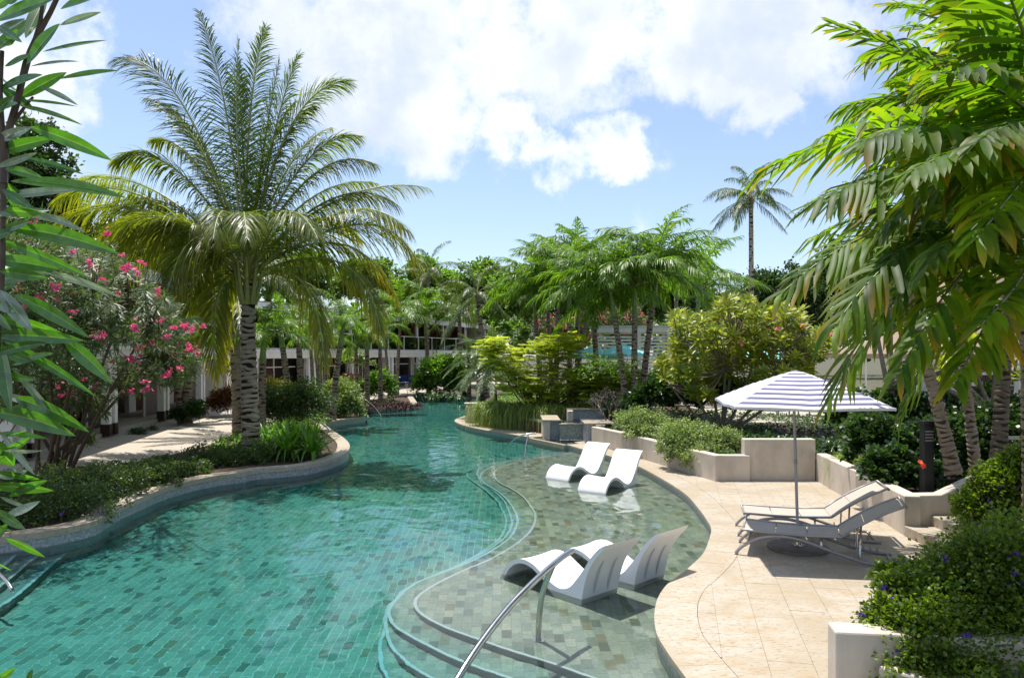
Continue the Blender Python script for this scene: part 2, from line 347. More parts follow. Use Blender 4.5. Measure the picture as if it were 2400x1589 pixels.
def glassmat():
    m = bpy.data.materials.new('railing_glass'); m.use_nodes = True; nt = m.node_tree; nt.nodes.remove(nt.nodes['Principled BSDF'])
    t = N(nt, 'ShaderNodeBsdfTransparent'); t.inputs[0].default_value = (.80, .86, .84, 1); g = N(nt, 'ShaderNodeBsdfGlossy', i_Roughness=.03)
    f = N(nt, 'ShaderNodeFresnel', i_IOR=1.5); mx = N(nt, 'ShaderNodeMixShader'); L(nt, math_(nt, 'ADD', f.outputs[0], .06), mx.inputs[0]); L(nt, t.outputs[0], mx.inputs[1]); L(nt, g.outputs[0], mx.inputs[2])
    L(nt, mx.outputs[0], nt.nodes['Material Output'].inputs[0]); return m
M['glass'] = glassmat()
def mosaic(name, a, b, c, size=.027):
    m = mat(name, a, .3); nt = m.node_tree; bs = nt.nodes['Principled BSDF']; g = N(nt, 'ShaderNodeNewGeometry')
    v = N(nt, 'ShaderNodeTexVoronoi', feature='F1', distance='CHEBYCHEV', i_Scale=1 / size, i_Randomness=.12); L(nt, g.outputs['Position'], v.inputs['Vector'])
    s = N(nt, 'ShaderNodeSeparateColor'); L(nt, v.outputs['Color'], s.inputs[0])
    cc = mixc(nt, s.outputs[0], a, b); cc = mixc(nt, maprange(nt, s.outputs[1], .72, .75), cc, c)
    cc = mixc(nt, maprange(nt, v.outputs['Distance'], .42, .48), cc, (.30, .32, .31)); L(nt, cc, bs.inputs['Base Color']); return m
M['mosaic'] = mosaic('pool_edge_mosaic', (.18, .21, .22), (.32, .33, .35), (.42, .40, .38))
M['fallmosaic'] = mosaic('green_fall_mosaic', (.10, .15, .12), (.22, .27, .21), (.34, .40, .36))
M['bluemosaic'] = mosaic('blue_fall_mosaic', (.16, .20, .25), (.30, .33, .38), (.42, .43, .44))
M['grout'] = mat('pool_grout', (.62, .63, .53), .9)
M['nosing'] = mat('white_step_nosing', (.52, .53, .52), .7)
M['riser'] = mat('pool_riser_stone', (.22, .27, .24), .7, var=(5, .25))
def tilemat():
    m = bpy.data.materials.new('green_stone_tile'); m.use_nodes = True; nt = m.node_tree; b = nt.nodes['Principled BSDF']; b.inputs['Roughness'].default_value = .6
    a = N(nt, 'ShaderNodeAttribute'); a.attribute_name = 'tint'; s = N(nt, 'ShaderNodeSeparateColor'); L(nt, a.outputs['Color'], s.inputs[0])
    r = N(nt, 'ShaderNodeValToRGB'); cr = r.color_ramp; cr.interpolation = 'CONSTANT'
    cols = [(0, (.25, .29, .225)), (.22, (.29, .335, .26)), (.45, (.225, .275, .215)), (.62, (.33, .36, .275)), (.76, (.17, .21, .165)), (.84, (.20, .20, .125)), (.905, (.115, .145, .105)), (.955, (.30, .36, .27)), (.985, (.24, .19, .13))]
    cr.elements[0].color = (*cols[0][1], 1); cr.elements[1].position = cols[1][0]; cr.elements[1].color = (*cols[1][1], 1)
    for p, c in cols[2:]: e = cr.elements.new(p); e.color = (*c, 1)
    L(nt, s.outputs[0], r.inputs[0])
    g = N(nt, 'ShaderNodeNewGeometry'); n = N(nt, 'ShaderNodeTexNoise', i_Scale=26.0, i_Detail=8.0, i_Roughness=.75); L(nt, g.outputs['Position'], n.inputs['Vector'])
    n2 = N(nt, 'ShaderNodeTexNoise', i_Scale=2.2, i_Detail=3.0); L(nt, g.outputs['Position'], n2.inputs['Vector'])
    f = math_(nt, 'MULTIPLY', maprange(nt, n.outputs['Fac'], .3, .7, .70, 1.22), maprange(nt, n2.outputs['Fac'], .3, .7, .88, 1.1))
    cc = N(nt, 'ShaderNodeCombineColor'); [L(nt, f, cc.inputs[i]) for i in range(3)]
    L(nt, mixc(nt, 1.0, r.outputs[0], cc.outputs[0], 'MULTIPLY'), b.inputs['Base Color']); return m
M['tile'] = tilemat()
def watermat(name, deep, shallow, scale=1.0, bumpd=.03):
    m = bpy.data.materials.new(name); m.use_nodes = True; nt = m.node_tree; nt.nodes.remove(nt.nodes['Principled BSDF']); out = nt.nodes['Material Output']
    rf = N(nt, 'ShaderNodeBsdfRefraction', i_Roughness=0.0, i_IOR=1.333); gl = N(nt, 'ShaderNodeBsdfGlossy', i_Roughness=.01); fr = N(nt, 'ShaderNodeFresnel', i_IOR=1.333)
    at_ = N(nt, 'ShaderNodeAttribute'); at_.attribute_name = 'tint'; s = N(nt, 'ShaderNodeSeparateColor'); L(nt, at_.outputs['Color'], s.inputs[0])
    L(nt, mixc(nt, s.outputs[1], shallow, deep), rf.inputs[0])      # deeper water takes more red out of the light
    geo = N(nt, 'ShaderNodeNewGeometry')
    mp = N(nt, 'ShaderNodeMapping'); L(nt, geo.outputs['Position'], mp.inputs[0]); mp.inputs['Scale'].default_value = (1.0, .75, 1)
    a = N(nt, 'ShaderNodeTexNoise', i_Scale=1.6 * scale, i_Detail=2.0, i_Roughness=.45, i_Distortion=.6); L(nt, mp.outputs[0], a.inputs['Vector'])
    b = N(nt, 'ShaderNodeTexNoise', i_Scale=6.5 * scale, i_Detail=3.0, i_Roughness=.5, i_Distortion=.8); L(nt, mp.outputs[0], b.inputs['Vector'])
    calm = N(nt, 'ShaderNodeTexNoise', i_Scale=.35, i_Detail=2.0); L(nt, mp.outputs[0], calm.inputs['Vector'])
    ca = maprange(nt, calm.outputs['Fac'], .35, .65, .25, 1.0)
    h = math_(nt, 'ADD', a.outputs['Fac'], math_(nt, 'MULTIPLY', math_(nt, 'MULTIPLY', b.outputs['Fac'], ca), .15))
    bp = N(nt, 'ShaderNodeBump', i_Strength=1.0, i_Distance=bumpd); L(nt, h, bp.inputs['Height'])
    for q in (rf, gl, fr): L(nt, bp.outputs[0], q.inputs['Normal'])
    mx = N(nt, 'ShaderNodeMixShader'); L(nt, fr.outputs[0], mx.inputs[0]); L(nt, rf.outputs[0], mx.inputs[1]); L(nt, gl.outputs[0], mx.inputs[2]); L(nt, mx.outputs[0], out.inputs[0])
    return m
M['water'] = watermat('pool_water', (.42, .85, .88), (.88, .93, .92), 1.0, .021)
M['fallwater'] = watermat('fountain_water', (.8, .95, .93), (.9, .97, .95), 3.0, .03)
# ---------------------------------------------------------------- the pool outline (counter-clockwise: right bank going away, then left bank coming back)
ZW, ZS, ZF = -.15, -.38, -1.12               # water, shelf and floor levels
right_px = [(1700,1720),(1650,1640),(1609,1582),(1583,1548),(1561,1515),(1544,1485),(1538,1451),(1540,1421),(1549,1394),(1570,1366),(1594,1349),(1621,1327),(1651,1297),(1664,1267),(1670,1240),
            (1662,1222),(1643,1195),(1613,1161),(1576,1135),(1538,1113),(1493,1090),(1430,1068),(1370,1053),(1329,1041)]
right_c = crom([at(x, y, 0)[:2] for x, y in right_px], .16)
basin_c = [tuple(at(1329,1041,0)[:2]), tuple(at(1287,1033,0)[:2]), tuple(at(1246,1024.5,0)[:2])]
isl_px = [(1246,1024.5),(1190,1016),(1130,1006),(1090,997),(1070,989),(1067,984),(1078,978),(1100,972),(1122,966)]
isl_c = crom([at(x, y, 0)[:2] for x, y in isl_px], .25)
far_r = crom([at(x, y, ZW)[:2] for x, y in ((1122,972),(1150,960),(1156,948),(1150,938),(1125,934))], .4)[1:]
left_px = [(1080,934),(1030,934),(980,935),(968,938),(972,946),(976,953),(972,957),(930,962),(880,965),(842,966),(838,972),(850,978),(855,983),(850,989),(800,997),(775,1002),(762,1008),(775,1022),(800,1040),(815,1055),(818,1068),
           (810,1081),(780,1096),(713,1113),(600,1124),(575,1130),(488,1143),(391,1169),(338,1192),(282,1218),(240,1244),(210,1259),(113,1280),(0,1297),(-120,1310),(-300,1330),(-600,1380)]
left_c = crom([at(x, y, ZW)[:2] for x, y in left_px], .22)
POOL = [tuple(p) for p in right_c] + basin_c[1:-1] + [tuple(p) for p in isl_c] + [tuple(p) for p in far_r] + [tuple(p) for p in left_c] + [(-9.0, 4.0), (2.0, 4.0)]
if area(POOL) < 0: POOL = POOL[::-1]; print('pool was clockwise')
# ground sheet with the pool cut out
hole = [tuple(p) for p in offset(POOL, .18, True)]
G = 420
outer = [(-G, -60), (G, -60), (G, 2 * G), (-G, 2 * G)]
allv = [Vector((*p, 0)) for p in outer] + [Vector((*p, 0)) for p in hole]
tr = tessellate_polygon([allv[:4], allv[4:]])
mb = MB(); V = [(v.x, v.y, -.05) for v in allv]
F = []
for t in tr:
    a, b, c = [allv[q].xy for q in t]
    F.append(tuple(t) if (b - a).cross(c - a) > 0 else tuple(t[::-1]))
mb.add(V, F); tag(mb.build('ground', M['ground']), kind='structure')
# walls of the basin
mb = MB(); n = len(POOL)
V = [(*p, ZF - .1) for p in POOL] + [(*p, -.002) for p in POOL]
mb.add(V, [(i, n + i, n + (i + 1) % n, (i + 1) % n) for i in range(n)])
tag(mb.build('pool_wall', M['mosaic']), kind='structure')
# ---------------------------------------------------------------- tiled floor
TA = R(0.8); TU = (math.cos(TA), math.sin(TA)); TV = (-math.sin(TA), math.cos(TA))   # TV runs away from the camera
def rect(u0, u1, v0, v1): return [(TU[0] * u + TV[0] * v, TU[1] * u + TV[1] * v) for u, v in ((u0, v0), (u1, v0), (u1, v1), (u0, v1))]
tvar = {}
def tile_me(poly, z0, z1, tint, mat_, name, bev=.004):
    mb = MB(); n = len(poly)
    mb.prism(poly, z0, z1, (tint, 0, .5), bottom=False); return mb
def lay_tiles(region, z, parent, tw, tl, gap, matn, limit, name, U, Vv, stag=.5, seen=None, minarea=.002, thick=.012, jit=.0):
    """running bond of tiles over a region; the nearest ones are objects, the rest one joined part"""
    cu = [p[0] * U[0] + p[1] * U[1] for p in region]; cv = [p[0] * Vv[0] + p[1] * Vv[1] for p in region]
    i0, i1 = int(min(cu) // tw), int(max(cu) // tw) + 1; cand = []; raw = []
    for i in range(i0, i1 + 1):
        off = (i % 2) * stag * tl + random.uniform(-.02, .02)
        for j in range(int((min(cv) - off) // tl), int((max(cv) - off) // tl) + 1): raw.append((i * tw, j * tl + off))
    raw = np.array(raw); cor = np.stack([np.stack([raw[:, 0] + a, raw[:, 1] + b], 1) for a, b in ((gap, gap), (tw - gap, gap), (tw - gap, tl - gap), (gap, tl - gap), (tw / 2, tl / 2))], 1)
    W_ = np.stack([cor[..., 0] * U[0] + cor[..., 1] * Vv[0], cor[..., 0] * U[1] + cor[..., 1] * Vv[1]], -1); IN = inside_np(W_[..., 0], W_[..., 1], region); ok = IN.any(1)
    if seen: ok &= seen(W_[:, 4, 0], W_[:, 4, 1])
    for w5, ins in zip(W_[ok], IN[ok]):
        r = [tuple(p) for p in w5[:4].tolist()]; c = tuple(w5[4].tolist())
        poly = r if ins[:4].all() else clip_rect(region, r)
        if len(poly) < 3 or area(poly) < minarea: continue
        cand.append((poly, c, bool(ins[:4].all())))
    def key(q):
        X, Y = q[1]; s = FPX / Y; px = 1200 + X * s; py = HZ + (CH - z) * s
        return (0 if (-10 < px < 2410 and py < 1600) else 1, Y)
    cand.sort(key=key); rest = MB(); k = 0
    shared = {}
    for poly, c, whole in cand:
        tint = random.random(); dz = random.uniform(-jit, jit)
        if k < limit:
            k += 1
            if whole:
                q = int(tint * 40)
                if q not in shared:
                    lp = [(p[0] - c[0], p[1] - c[1]) for p in poly]
                    shared[q] = tile_me(lp, 0, thick, (q + .5) / 40, None, name).me(name, M[matn])
                o = link(name, shared[q], parent); o.location = (c[0], c[1], z - thick + dz)
            else:
                o = tile_me([(p[0] - c[0], p[1] - c[1]) for p in poly], 0, thick, tint, None, name).build(name, M[matn], parent); o.location = (c[0], c[1], z - thick + dz)
        else:
            rest.prism(poly, z - thick + dz, z + dz, (tint, 0, .5), bottom=False)
    if rest.n: tag(rest.build(name + '_field', M[matn], parent), kind='stuff')
    return k
def sheet(name, poly, z, matn, parent=None, kind='structure', thick=.02):
    mb = MB(); mb.prism([tuple(p[:2]) for p in poly], z - thick, z, bottom=False); return tag(mb.build(name, M[matn], parent), kind=kind)
pf = sheet('pool_floor', offset(POOL, .12, True), ZF - .002, 'grout', thick=.05)
# steps
def under(x, y, z):                          # a point under water seen at a photo pixel, bent by the surface
    s = (y - HZ) / (CH - ZW); dx, dy = (x - 1200) / FPX, 1.0; dz = -(y - HZ) / FPX; p = at(x, y, ZW); hl = math.hypot(dx, dy)
    st = hl / math.sqrt(hl * hl + dz * dz) / 1.333; tr = st / math.sqrt(1 - st * st); k = (ZW - z) * tr / hl
    return (p.x + dx * k, p.y + dy * k)
def curve(px, z): return [tuple(p) for p in crom([under(x, y, z) for x, y in px], .12)]
nose1 = [(1340,1060),(1331,1063),(1254,1073),(1195,1087),(1164,1099),(1157,1111),(1166,1128),(1200,1146),(1223,1162),(1241,1184),(1253,1210),(1245,1237),(1226,1259),(1199,1280),(1145,1310),(1088,1334),(1032,1361),(994,1383),(976,1398),(970,1413),(976,1428),
         (998,1447),(1051,1473),(1126,1500),(1200,1525),(1275,1548),(1350,1575),(1440,1606),(1600,1660),(1760,1720)]
nose2 = [(1345,1056),(1312,1064),(1209,1079),(1157,1091),(1133,1104),(1125,1117),(1134,1131),(1163,1150),(1186,1169),(1200,1188),(1211,1220),(1198,1252),(1163,1282),(1107,1312),(1032,1342),(976,1364),(931,1398),(912,1424),(910,1443),(923,1466),
         (957,1488),(1013,1518),(1088,1552),(1163,1578),(1280,1620),(1440,1680),(1640,1760)]
nose3 = [(1340,1054),(1290,1064),(1190,1080),(1150,1088),(1127,1095),(1117,1106),(1119,1114),(1128,1130),(1155,1150),(1180,1172),(1190,1195),(1198,1224),(1184,1255),(1148,1284),(1092,1315),(1022,1345),(968,1368),(925,1402),(906,1428),(901,1452),(902,1473),(912,1507),(938,1541),(976,1571),(1040,1606),(1160,1660),(1400,1760)]
nose4 = [(1335,1054),(1280,1063),(1166,1083),(1118,1091),(1100,1100),(1093,1111),(1097,1120),(1122,1137),(1146,1156),(1168,1178),(1178,1200),(1184,1228),(1170,1259),(1134,1288),(1078,1320),(1010,1350),(956,1375),(916,1410),(901,1440),(899,1470),(891,1500),(887,1526),(893,1556),(912,1595),(960,1650),(1100,1740)]
zs = [ZS, -.55, -.72, -.89]
def beyond(line):                            # closes a step outline under the right-hand bank
    return line + [(2.6, 4.0), (6.0, 6.0), (6.5, 12), (5.4, 17), (3.6, 22.5)]
lines = [curve(nose1, zs[0]), curve(nose2, zs[1]), curve(nose3, zs[2]), curve(nose4, zs[3])]
poolr = [tuple(p) for p in offset(POOL, .05, True)]
def step_solid(line, z, name, label=None):
    poly = beyond(line)
    if area(poly) < 0: poly = poly[::-1]
    mb = MB(); mb.prism(poly, ZF - .1, z - .002, bottom=False); return tag(mb.build(name, M['riser']), kind='structure'), poly
step_objs = []
def vis_pool(X, Y): return inside_np(X, Y, poolr)
floor_vis = lambda c: True
clear = [p for p in POOL]
deep = [tuple(p) for p in offset(POOL, .03, True)]
s4poly = beyond(lines[3]);
if area(s4poly) < 0: s4poly = s4poly[::-1]
lay_tiles(deep, ZF, pf, .114, .226, .0036, 'tile', 290, 'tile', TU, TV, seen=lambda X, Y: ~inside_np(X, Y, [tuple(p) for p in offset(s4poly, -.25, True)]), jit=.0015)
for k, (ln, z) in enumerate(zip(lines, zs)):
    o, poly = step_solid(ln, z, 'pool_shelf' if k == 0 else 'pool_step')
    if k: o.name = 'pool_step'
    # white nosing along the edge, tiles behind it
    ln2 = offset(ln, .035); sgn = 1
    mid = len(ln) // 2
    if not inside(ln2[mid], poly): ln2 = offset(ln, -.035); sgn = -1
    A = offset(ln, -.006 * sgn); mb = MB(); ribbon(mb, A, ln2, z - .03, z + .002)
    mb.build('nosing', M['nosing'], o)
    reg = [tuple(p) for p in offset(ln, .037 * sgn)] + poly_tail if False else None
    inner = beyond([tuple(p) for p in offset(ln, .037 * sgn)])
    if area(inner) < 0: inner = inner[::-1]
    if k == 0: lay_tiles(inner, z, o, .114, .226, .0036, 'tile', 290, 'tile', TU, TV, seen=vis_pool, jit=.001)
    else:
        prev = beyond(lines[k - 1])
        if area(prev) < 0: prev = prev[::-1]
        prevs = [tuple(p) for p in offset(prev, -.3, True)]
        lay_tiles(inner, z, o, .114, .226, .0036, 'tile', 60, 'tile', TU, TV, seen=lambda X, Y: vis_pool(X, Y) & ~inside_np(X, Y, prevs), jit=.001)
# steps in the near left corner
for k, (px, z) in enumerate(((((62,1283),(40,1300),(0,1334),(-80,1390),(-200,1480)), -.36), (((118,1285),(80,1310),(0,1376),(-80,1440),(-200,1540)), -.58), (((178,1280),(130,1318),(60,1380),(0,1423),(-100,1480),(-240,1560)), -.80))):
    ln = curve(px, z); poly = ln + [(-12, 4.5), (-14, 15)]; corner_out = poly
    if area(poly) < 0: poly = poly[::-1]
    mb = MB(); mb.prism(poly, ZF - .1, z - .004, bottom=False); o = tag(mb.build('corner_step', M['riser']), kind='structure')
    ln2 = offset(ln, .05)
    if not inside(ln2[len(ln2) // 2], poly): ln2 = offset(ln, -.05)
    mb = MB(); ribbon(mb, ln, ln2, z - .03, z + .001); mb.build('nosing', M['nosing'], o)
# water surface: a fine sheet reaching a little under the copings
ys = [3.9]
while ys[-1] < 92: ys.append(ys[-1] + max(.10, .012 * ys[-1]))
xs_ = np.arange(-26, 9.5, .16); ys = np.array(ys); X, Y = np.meshgrid(xs_, ys)
ins = inside_np(X, Y, [tuple(p) for p in offset(POOL, .17, True)])
cell = ins[:-1, :-1] | ins[1:, :-1] | ins[:-1, 1:] | ins[1:, 1:]; used = np.zeros(X.shape, bool)
for a, b in ((0, 0), (1, 0), (0, 1), (1, 1)): used[a:a + cell.shape[0], b:b + cell.shape[1]] |= cell
dep = np.zeros(X.shape)
for ln in lines:
    dep += .25 * (1 - inside_np(X, Y, beyond(ln)).astype(float))
dep[(X < -6) & (Y < 12.0) & inside_np(X, Y, [tuple(p) for p in corner_out])] *= .5
idx = -np.ones(X.shape, int); idx[used] = np.arange(used.sum()); V = np.stack([X[used], Y[used], np.full(used.sum(), ZW)], 1)
gi, gj = np.nonzero(cell); F = np.stack([idx[gi, gj], idx[gi, gj + 1], idx[gi + 1, gj + 1], idx[gi + 1, gj]], 1)
mb = MB(); mb.add(V, F, np.stack([np.full(len(V), .5), dep[used], np.full(len(V), .5)], 1)); wo_ = mb.build('water', M['water'], None, True); tag(wo_, kind='structure')
# ---------------------------------------------------------------- copings
def coping(line, width, z0, z1, name, matn, step=.6, over=.02, sgn=1):
    A = offset(line, -over * sgn); B = offset(line, width * sgn)
    d = np.r_[0, np.cumsum(np.linalg.norm(np.diff(np.array([p[:2] for p in line]), axis=0), axis=1))]
    root = MB(); ribbon(root, offset(line, .02 * sgn), offset(line, (width - .01) * sgn), z0 - .02, z1 - .006)
    o = tag(root.build(name, M['joint']), kind='structure')
    k = 0
    for a in np.arange(0, d[-1], step):
        b = min(a + step - .004, d[-1]); ts = np.linspace(a, b, 5)
        if b - a < .05: continue
        PA = np.stack([np.interp(ts, d, A[:, 0]), np.interp(ts, d, A[:, 1])], 1); PB = np.stack([np.interp(ts, d, B[:, 0]), np.interp(ts, d, B[:, 1])], 1)
        m = MB(); ribbon(m, PA, PB, z0, z1, (random.random(), 0, .5)); m.build('coping_stone', M[matn], o)
    return o
coping(left_c, .34, -.0, .10, 'left_coping', 'coping', .75)
# mosaic face under the left coping continues the wall up
coping(right_c, .44, -.05, 0, 'deck_coping', 'deck', .62)
coping(isl_c, .40, -.05, 0, 'island_coping', 'coping', .7)
# ---------------------------------------------------------------- deck on the right
inner_edge = [tuple(p) for p in offset(right_c, .446)]
deck_poly = inner_edge + [tuple(at(1345,1036)[:2]), tuple(at(1395,1030)[:2])] + [(2.54, 23.8), (4.6, 16.9), (6.9, 16.9), (6.2, 11.9), (12, 11.9), (12, 3.8), (3.0, 3.8)]
if area(deck_poly) < 0: deck_poly = deck_poly[::-1]
dk = sheet('deck', deck_poly, -.012, 'joint', thick=.05)
da = R(12.5); DU = (math.cos(da), -math.sin(da)); DV = (math.sin(da), math.cos(da))
lay_tiles(deck_poly, 0, dk, .405, .61, .0015, 'deck', 290, 'paving_slab', DU, DV, jit=.0008, seen=lambda X, Y: Y < 30)
isl_poly = [tuple(p) for p in offset(isl_c, .405)] + [tuple(at(1160,950)[:2]), tuple(at(1290,960)[:2]), tuple(at(1300,1005)[:2])]
if area(isl_poly) < 0: isl_poly = isl_poly[::-1]
sheet('island_deck', isl_poly, -.004, 'coping', thick=.04)
# path on the left
path_poly = [(-34, 6), (-16, 13.5), (-11.8, 18), (-9.5, 19.9), (-9.2, 23), (-9.9, 28), (-9.6, 36), (-8.4, 46), (-5.8, 60), (-3.0, 70), (0, 74), (-4, 84), (-14, 74), (-24, 44), (-22, 18), (-40, 14)]
sheet('path', path_poly, .02, 'path', thick=.06)
bed = [tuple(p) for p in offset(left_c, .32)] + [(-16, 11), (-16, 13.3), (-11.9, 17.8), (-9.6, 19.8), (-9.3, 23), (-10, 28), (-9.7, 36), (-8.5, 46), (-5.9, 60), (-3, 62)]
i0 = 14
bp = [tuple(p) for p in offset(left_c, .32) if p[1] < 52][:-12]
bp = bp + [(-16.5, 13.4), (-11.9, 17.8), (-9.6, 19.8), (-9.3, 23), (-10, 28), (-9.7, 36), (-8.5, 46), (-7.6, 51)]
if area(bp) < 0: bp = bp[::-1]
sheet('soil_bed', bp, .05, 'soil', thick=.1)
# ---------------------------------------------------------------- planter walls of the right bank
def wall(name, pts, z0, h0, h1, th, label, matn='render', side=1):
    """wall along points; its top runs from h0 to h1"""
    A = np.array(pts, float); B = offset(pts, th * side); n = len(pts); V = []
    d = np.r_[0, np.cumsum(np.linalg.norm(np.diff(A, axis=0), axis=1))]; d /= d[-1]
    for i in range(n):
        z1 = h0 + (h1 - h0) * d[i]; V += [(*A[i], z0), (*B[i], z0), (*B[i], z1), (*A[i], z1)]
    F = [(0, 1, 2, 3), (4 * n - 1, 4 * n - 2, 4 * n - 3, 4 * n - 4)]
    for i in range(n - 1):
        a = 4 * i; b = a + 4; F += [(a + 3, a + 2, b + 2, b + 3), (a, a + 3, b + 3, b), (a + 2, a + 1, b + 1, b + 2), (a + 1, a, b, b + 1)]
    m = MB(); m.add(V, F); o = m.build(name, M[matn]); bevel(o, .018, 2)
    return tag(o, label, 'wall')
wA0, wA1 = at(1386,1041), at(1677,1128)
ca = [tuple(p[:2]) for p in (wA0, at(1450,1058), at(1520,1080), at(1600,1105), wA1)]
wall('planter_wall', ca, -.02, .56, .58, .22, 'long low cream planter wall below the trailing variegated shrub', side=-1)
wall('planter_wall', [(4.57, 16.85), (5.35, 16.82)], -.02, .575, .575, .24, 'short low cream wall piece at the step down beside the trailing shrub', side=-1)
wall('planter_wall', [(5.25, 16.92), (6.86, 16.92)], -.02, .93, .93, .26, 'higher cream wall behind the umbrella pole', side=-1)
wall('planter_wall', [(6.86, 16.9), (6.55, 14.3), (6.16, 11.75)], -.02, .62, .63, .24, 'cream planter wall running forward behind the loungers to the stairs', side=-1)
m = MB()                                    # rising flank of the stairs
V = []
for x, z in ((6.2, .63), (6.75, .64), (7.3, .90), (8.6, .88), (9.5, .88)): V += [(x, 11.78, -.02), (x, 12.02, -.02), (x, 12.02, z), (x, 11.78, z)]
n = 5; F = [(0, 1, 2, 3), (4*n-1, 4*n-2, 4*n-3, 4*n-4)]
for i in range(n - 1):
    a = 4 * i; b = a + 4; F += [(a + 3, a + 2, b + 2, b + 3), (a, a + 3, b + 3, b), (a + 2, a + 1, b + 1, b + 2), (a + 1, a, b, b + 1)]
m.add(V, F); o = m.build('stair_wall', M['render']); bevel(o, .02); tag(o, 'cream stair flank wall with a sloping crest below the dark hibiscus', 'wall')
st = empty('garden_stairs', (6.16, 11.77, 0), 'travertine garden steps climbing right between the cream wall and the purple-flowered bush', 'stairs')
for i in range(4):
    m = MB(); m.box(.42 * i, .42 * (i + 1) + .02, -2.6 + .0, 0, (0 if i == 0 else .15 * i) , .16 * (i + 1)); o = m.build('step', M['deck'], st); bevel(o, .012)
# wall in the bottom right corner
c = at(1937, 1454, .6); o = wall('corner_wall', [(2.66, 6.32), (3.1, 6.26), (4.6, 6.0)], -.02, .6, .6, .24, 'cream wall end in the bottom right corner beside the flowering bush', side=1)
wall('corner_wall', [(2.92, 5.98), (3.35, 5.55), (3.9, 4.8)], -.02, .36, .36, .3, 'lower cream wall slanting towards the viewer at the bottom right edge', side=-1)
m = MB(); m.prism([(3.0, 6.0), (7.5, 6.0), (9.5, 11.7), (8.0, 11.7), (7.9, 9.1), (6.2, 9.1), (4.9, 8.4), (4.2, 7.2), (3.0, 6.2)], -.02, .22); tag(m.build('planting_bed', M['soil']), kind='structure')
# soil terraces behind the planter walls
m = MB(); m.prism([(2.7, 23.9), (4.75, 17.1), (5.4, 17.2), (6.8, 17.2), (7.1, 16.9), (6.75, 14.3), (6.4, 12.05), (30, 12.05), (40, 40), (12, 46), (4, 40), (3.2, 30)], -.04, .46); tag(m.build('terrace', M['soil']), kind='structure')
# island planter
wall('island_wall', [at(1117, 984)[:2], at(1140, 994)[:2], at(1200, 1003)[:2], at(1288, 1018)[:2]], -.02, .46, .46, .25, 'low cream planter wall under the grassy weeping plants', side=-1)
m = MB(); m.box(-.22, .22, -.25, .25, -.02, .74); m.box(-.27, .27, -.3, .3, .74, .82); o = m.build('wall_pier', M['render']); o.location = (-1.72, 31.4, 0); bevel(o, .015); tag(o, 'small capped cream pier at the island tip by the water', 'pier')
m = MB(); m.prism([(-1.9, 31.7), (-1.3, 30.9), (-.1, 28.8), (1.3, 26.6), (1.9, 27.5), (3.2, 30), (5, 36), (10, 48), (4, 60), (-.5, 50), (-1.5, 40)], -.04, .38); tag(m.build('island_bed', M['soil']), kind='structure')
# ---------------------------------------------------------------- fountain
ft = empty('fountain', (1.6, 25.2, 0), 'stepped fountain with green and blue mosaic panels spilling into a small basin', 'fountain')
def part(name, mat_, *boxes, bv=.008, par=None, off=(1.6, 25.2, 0), T=None):
    m = MB()
    for b in boxes: m.box(b[0] - off[0], b[1] - off[0], b[2] - off[1], b[3] - off[1], b[4] - off[2], b[5] - off[2], T=T)
    o = m.build(name, M[mat_], par if par is not None else ft)
    if bv: bevel(o, bv)
    return o
part('pier', 'bluemosaic', (1.28, 1.58, 25.2, 26.6, -.12, .62)); part('pier', 'bluemosaic', (2.34, 2.66, 23.95, 25.5, -.12, .62))
part('spill_panel', 'fallmosaic', (1.58, 2.36, 24.9, 25.12, -.12, .50))
part('spill_lip', 'coping', (1.56, 2.38, 24.86, 25.16, .50, .54))
part('back_panel', 'bluemosaic', (2.15, 3.25, 26.7, 26.9, .3, .86)); part('back_cap', 'coping', (1.95, 3.35, 26.62, 26.98, .86, .91))
part('side_panel', 'render', (1.05, 1.275, 25.0, 26.9, -.02, .61)); part('side_panel', 'render', (2.665, 2.95, 23.7, 25.6, -.02, .61)); part('side_panel', 'render', (1.95, 2.145, 26.2, 26.9, .3, .86))
part('cap', 'coping', (1.02, 1.62, 24.95, 26.9, .62, .665)); part('cap', 'coping', (2.30, 3.25, 23.8, 25.4, .62, .665))
part('upper_pool', 'fallwater', (1.58, 2.9, 25.16, 26.7, .40, .53), bv=0); part('upper_pool_floor', 'riser', (1.58, 2.9, 25.12, 26.7, .2, .398), bv=0)
for i in range(34):                          # threads and foam of falling water
    pass
m = MB()
for i in range(60):
    x = random.uniform(-.02, .72); y = -.33 + random.uniform(-.10, .02); r = random.uniform(.01, .035)
    m.tube([(x, y, .0), (x + .01, y, random.uniform(.012, .03))], [r, r * .4], 5)
tag(m.build('foam', M['white'], ft), kind='stuff')
# lower basin
b1, b2 = at(1246, 1024.5), at(1329, 1041)
bpoly = [(b1.x, b1.y), (b2.x, b2.y), (2.62, 23.9), (2.4, 25.0), (1.3, 25.3)]
if area(bpoly) < 0: bpoly = bpoly[::-1]
m = MB(); m.prism([(p[0] - 1.6, p[1] - 25.2) for p in bpoly], -.5, -.10); m.build('basin_floor', M['riser'], ft)
m = MB(); m.prism([(p[0] - 1.6, p[1] - 25.2) for p in [tuple(q) for q in offset(bpoly, -.05, True)]], -.098, -.03); m.build('basin_water', M['fallwater'], ft)
lip = [(b1.x, b1.y), (b2.x, b2.y)]; m = MB(); lo = offset(lip, .12); ribbon(m, [(p[0] - 1.6, p[1] - 25.2) for p in lip], [(p[0] - 1.6, p[1] - 25.2) for p in lo], -.30, -.02); m.build('basin_lip', M['coping'], ft)
m = MB(); lo = offset(lip, -.02); ribbon(m, [(p[0] - 1.6, p[1] - 25.2) for p in lip], [(p[0] - 1.6, p[1] - 25.2) for p in lo], -.6, -.03); m.build('basin_front', M['fallmosaic'], ft)

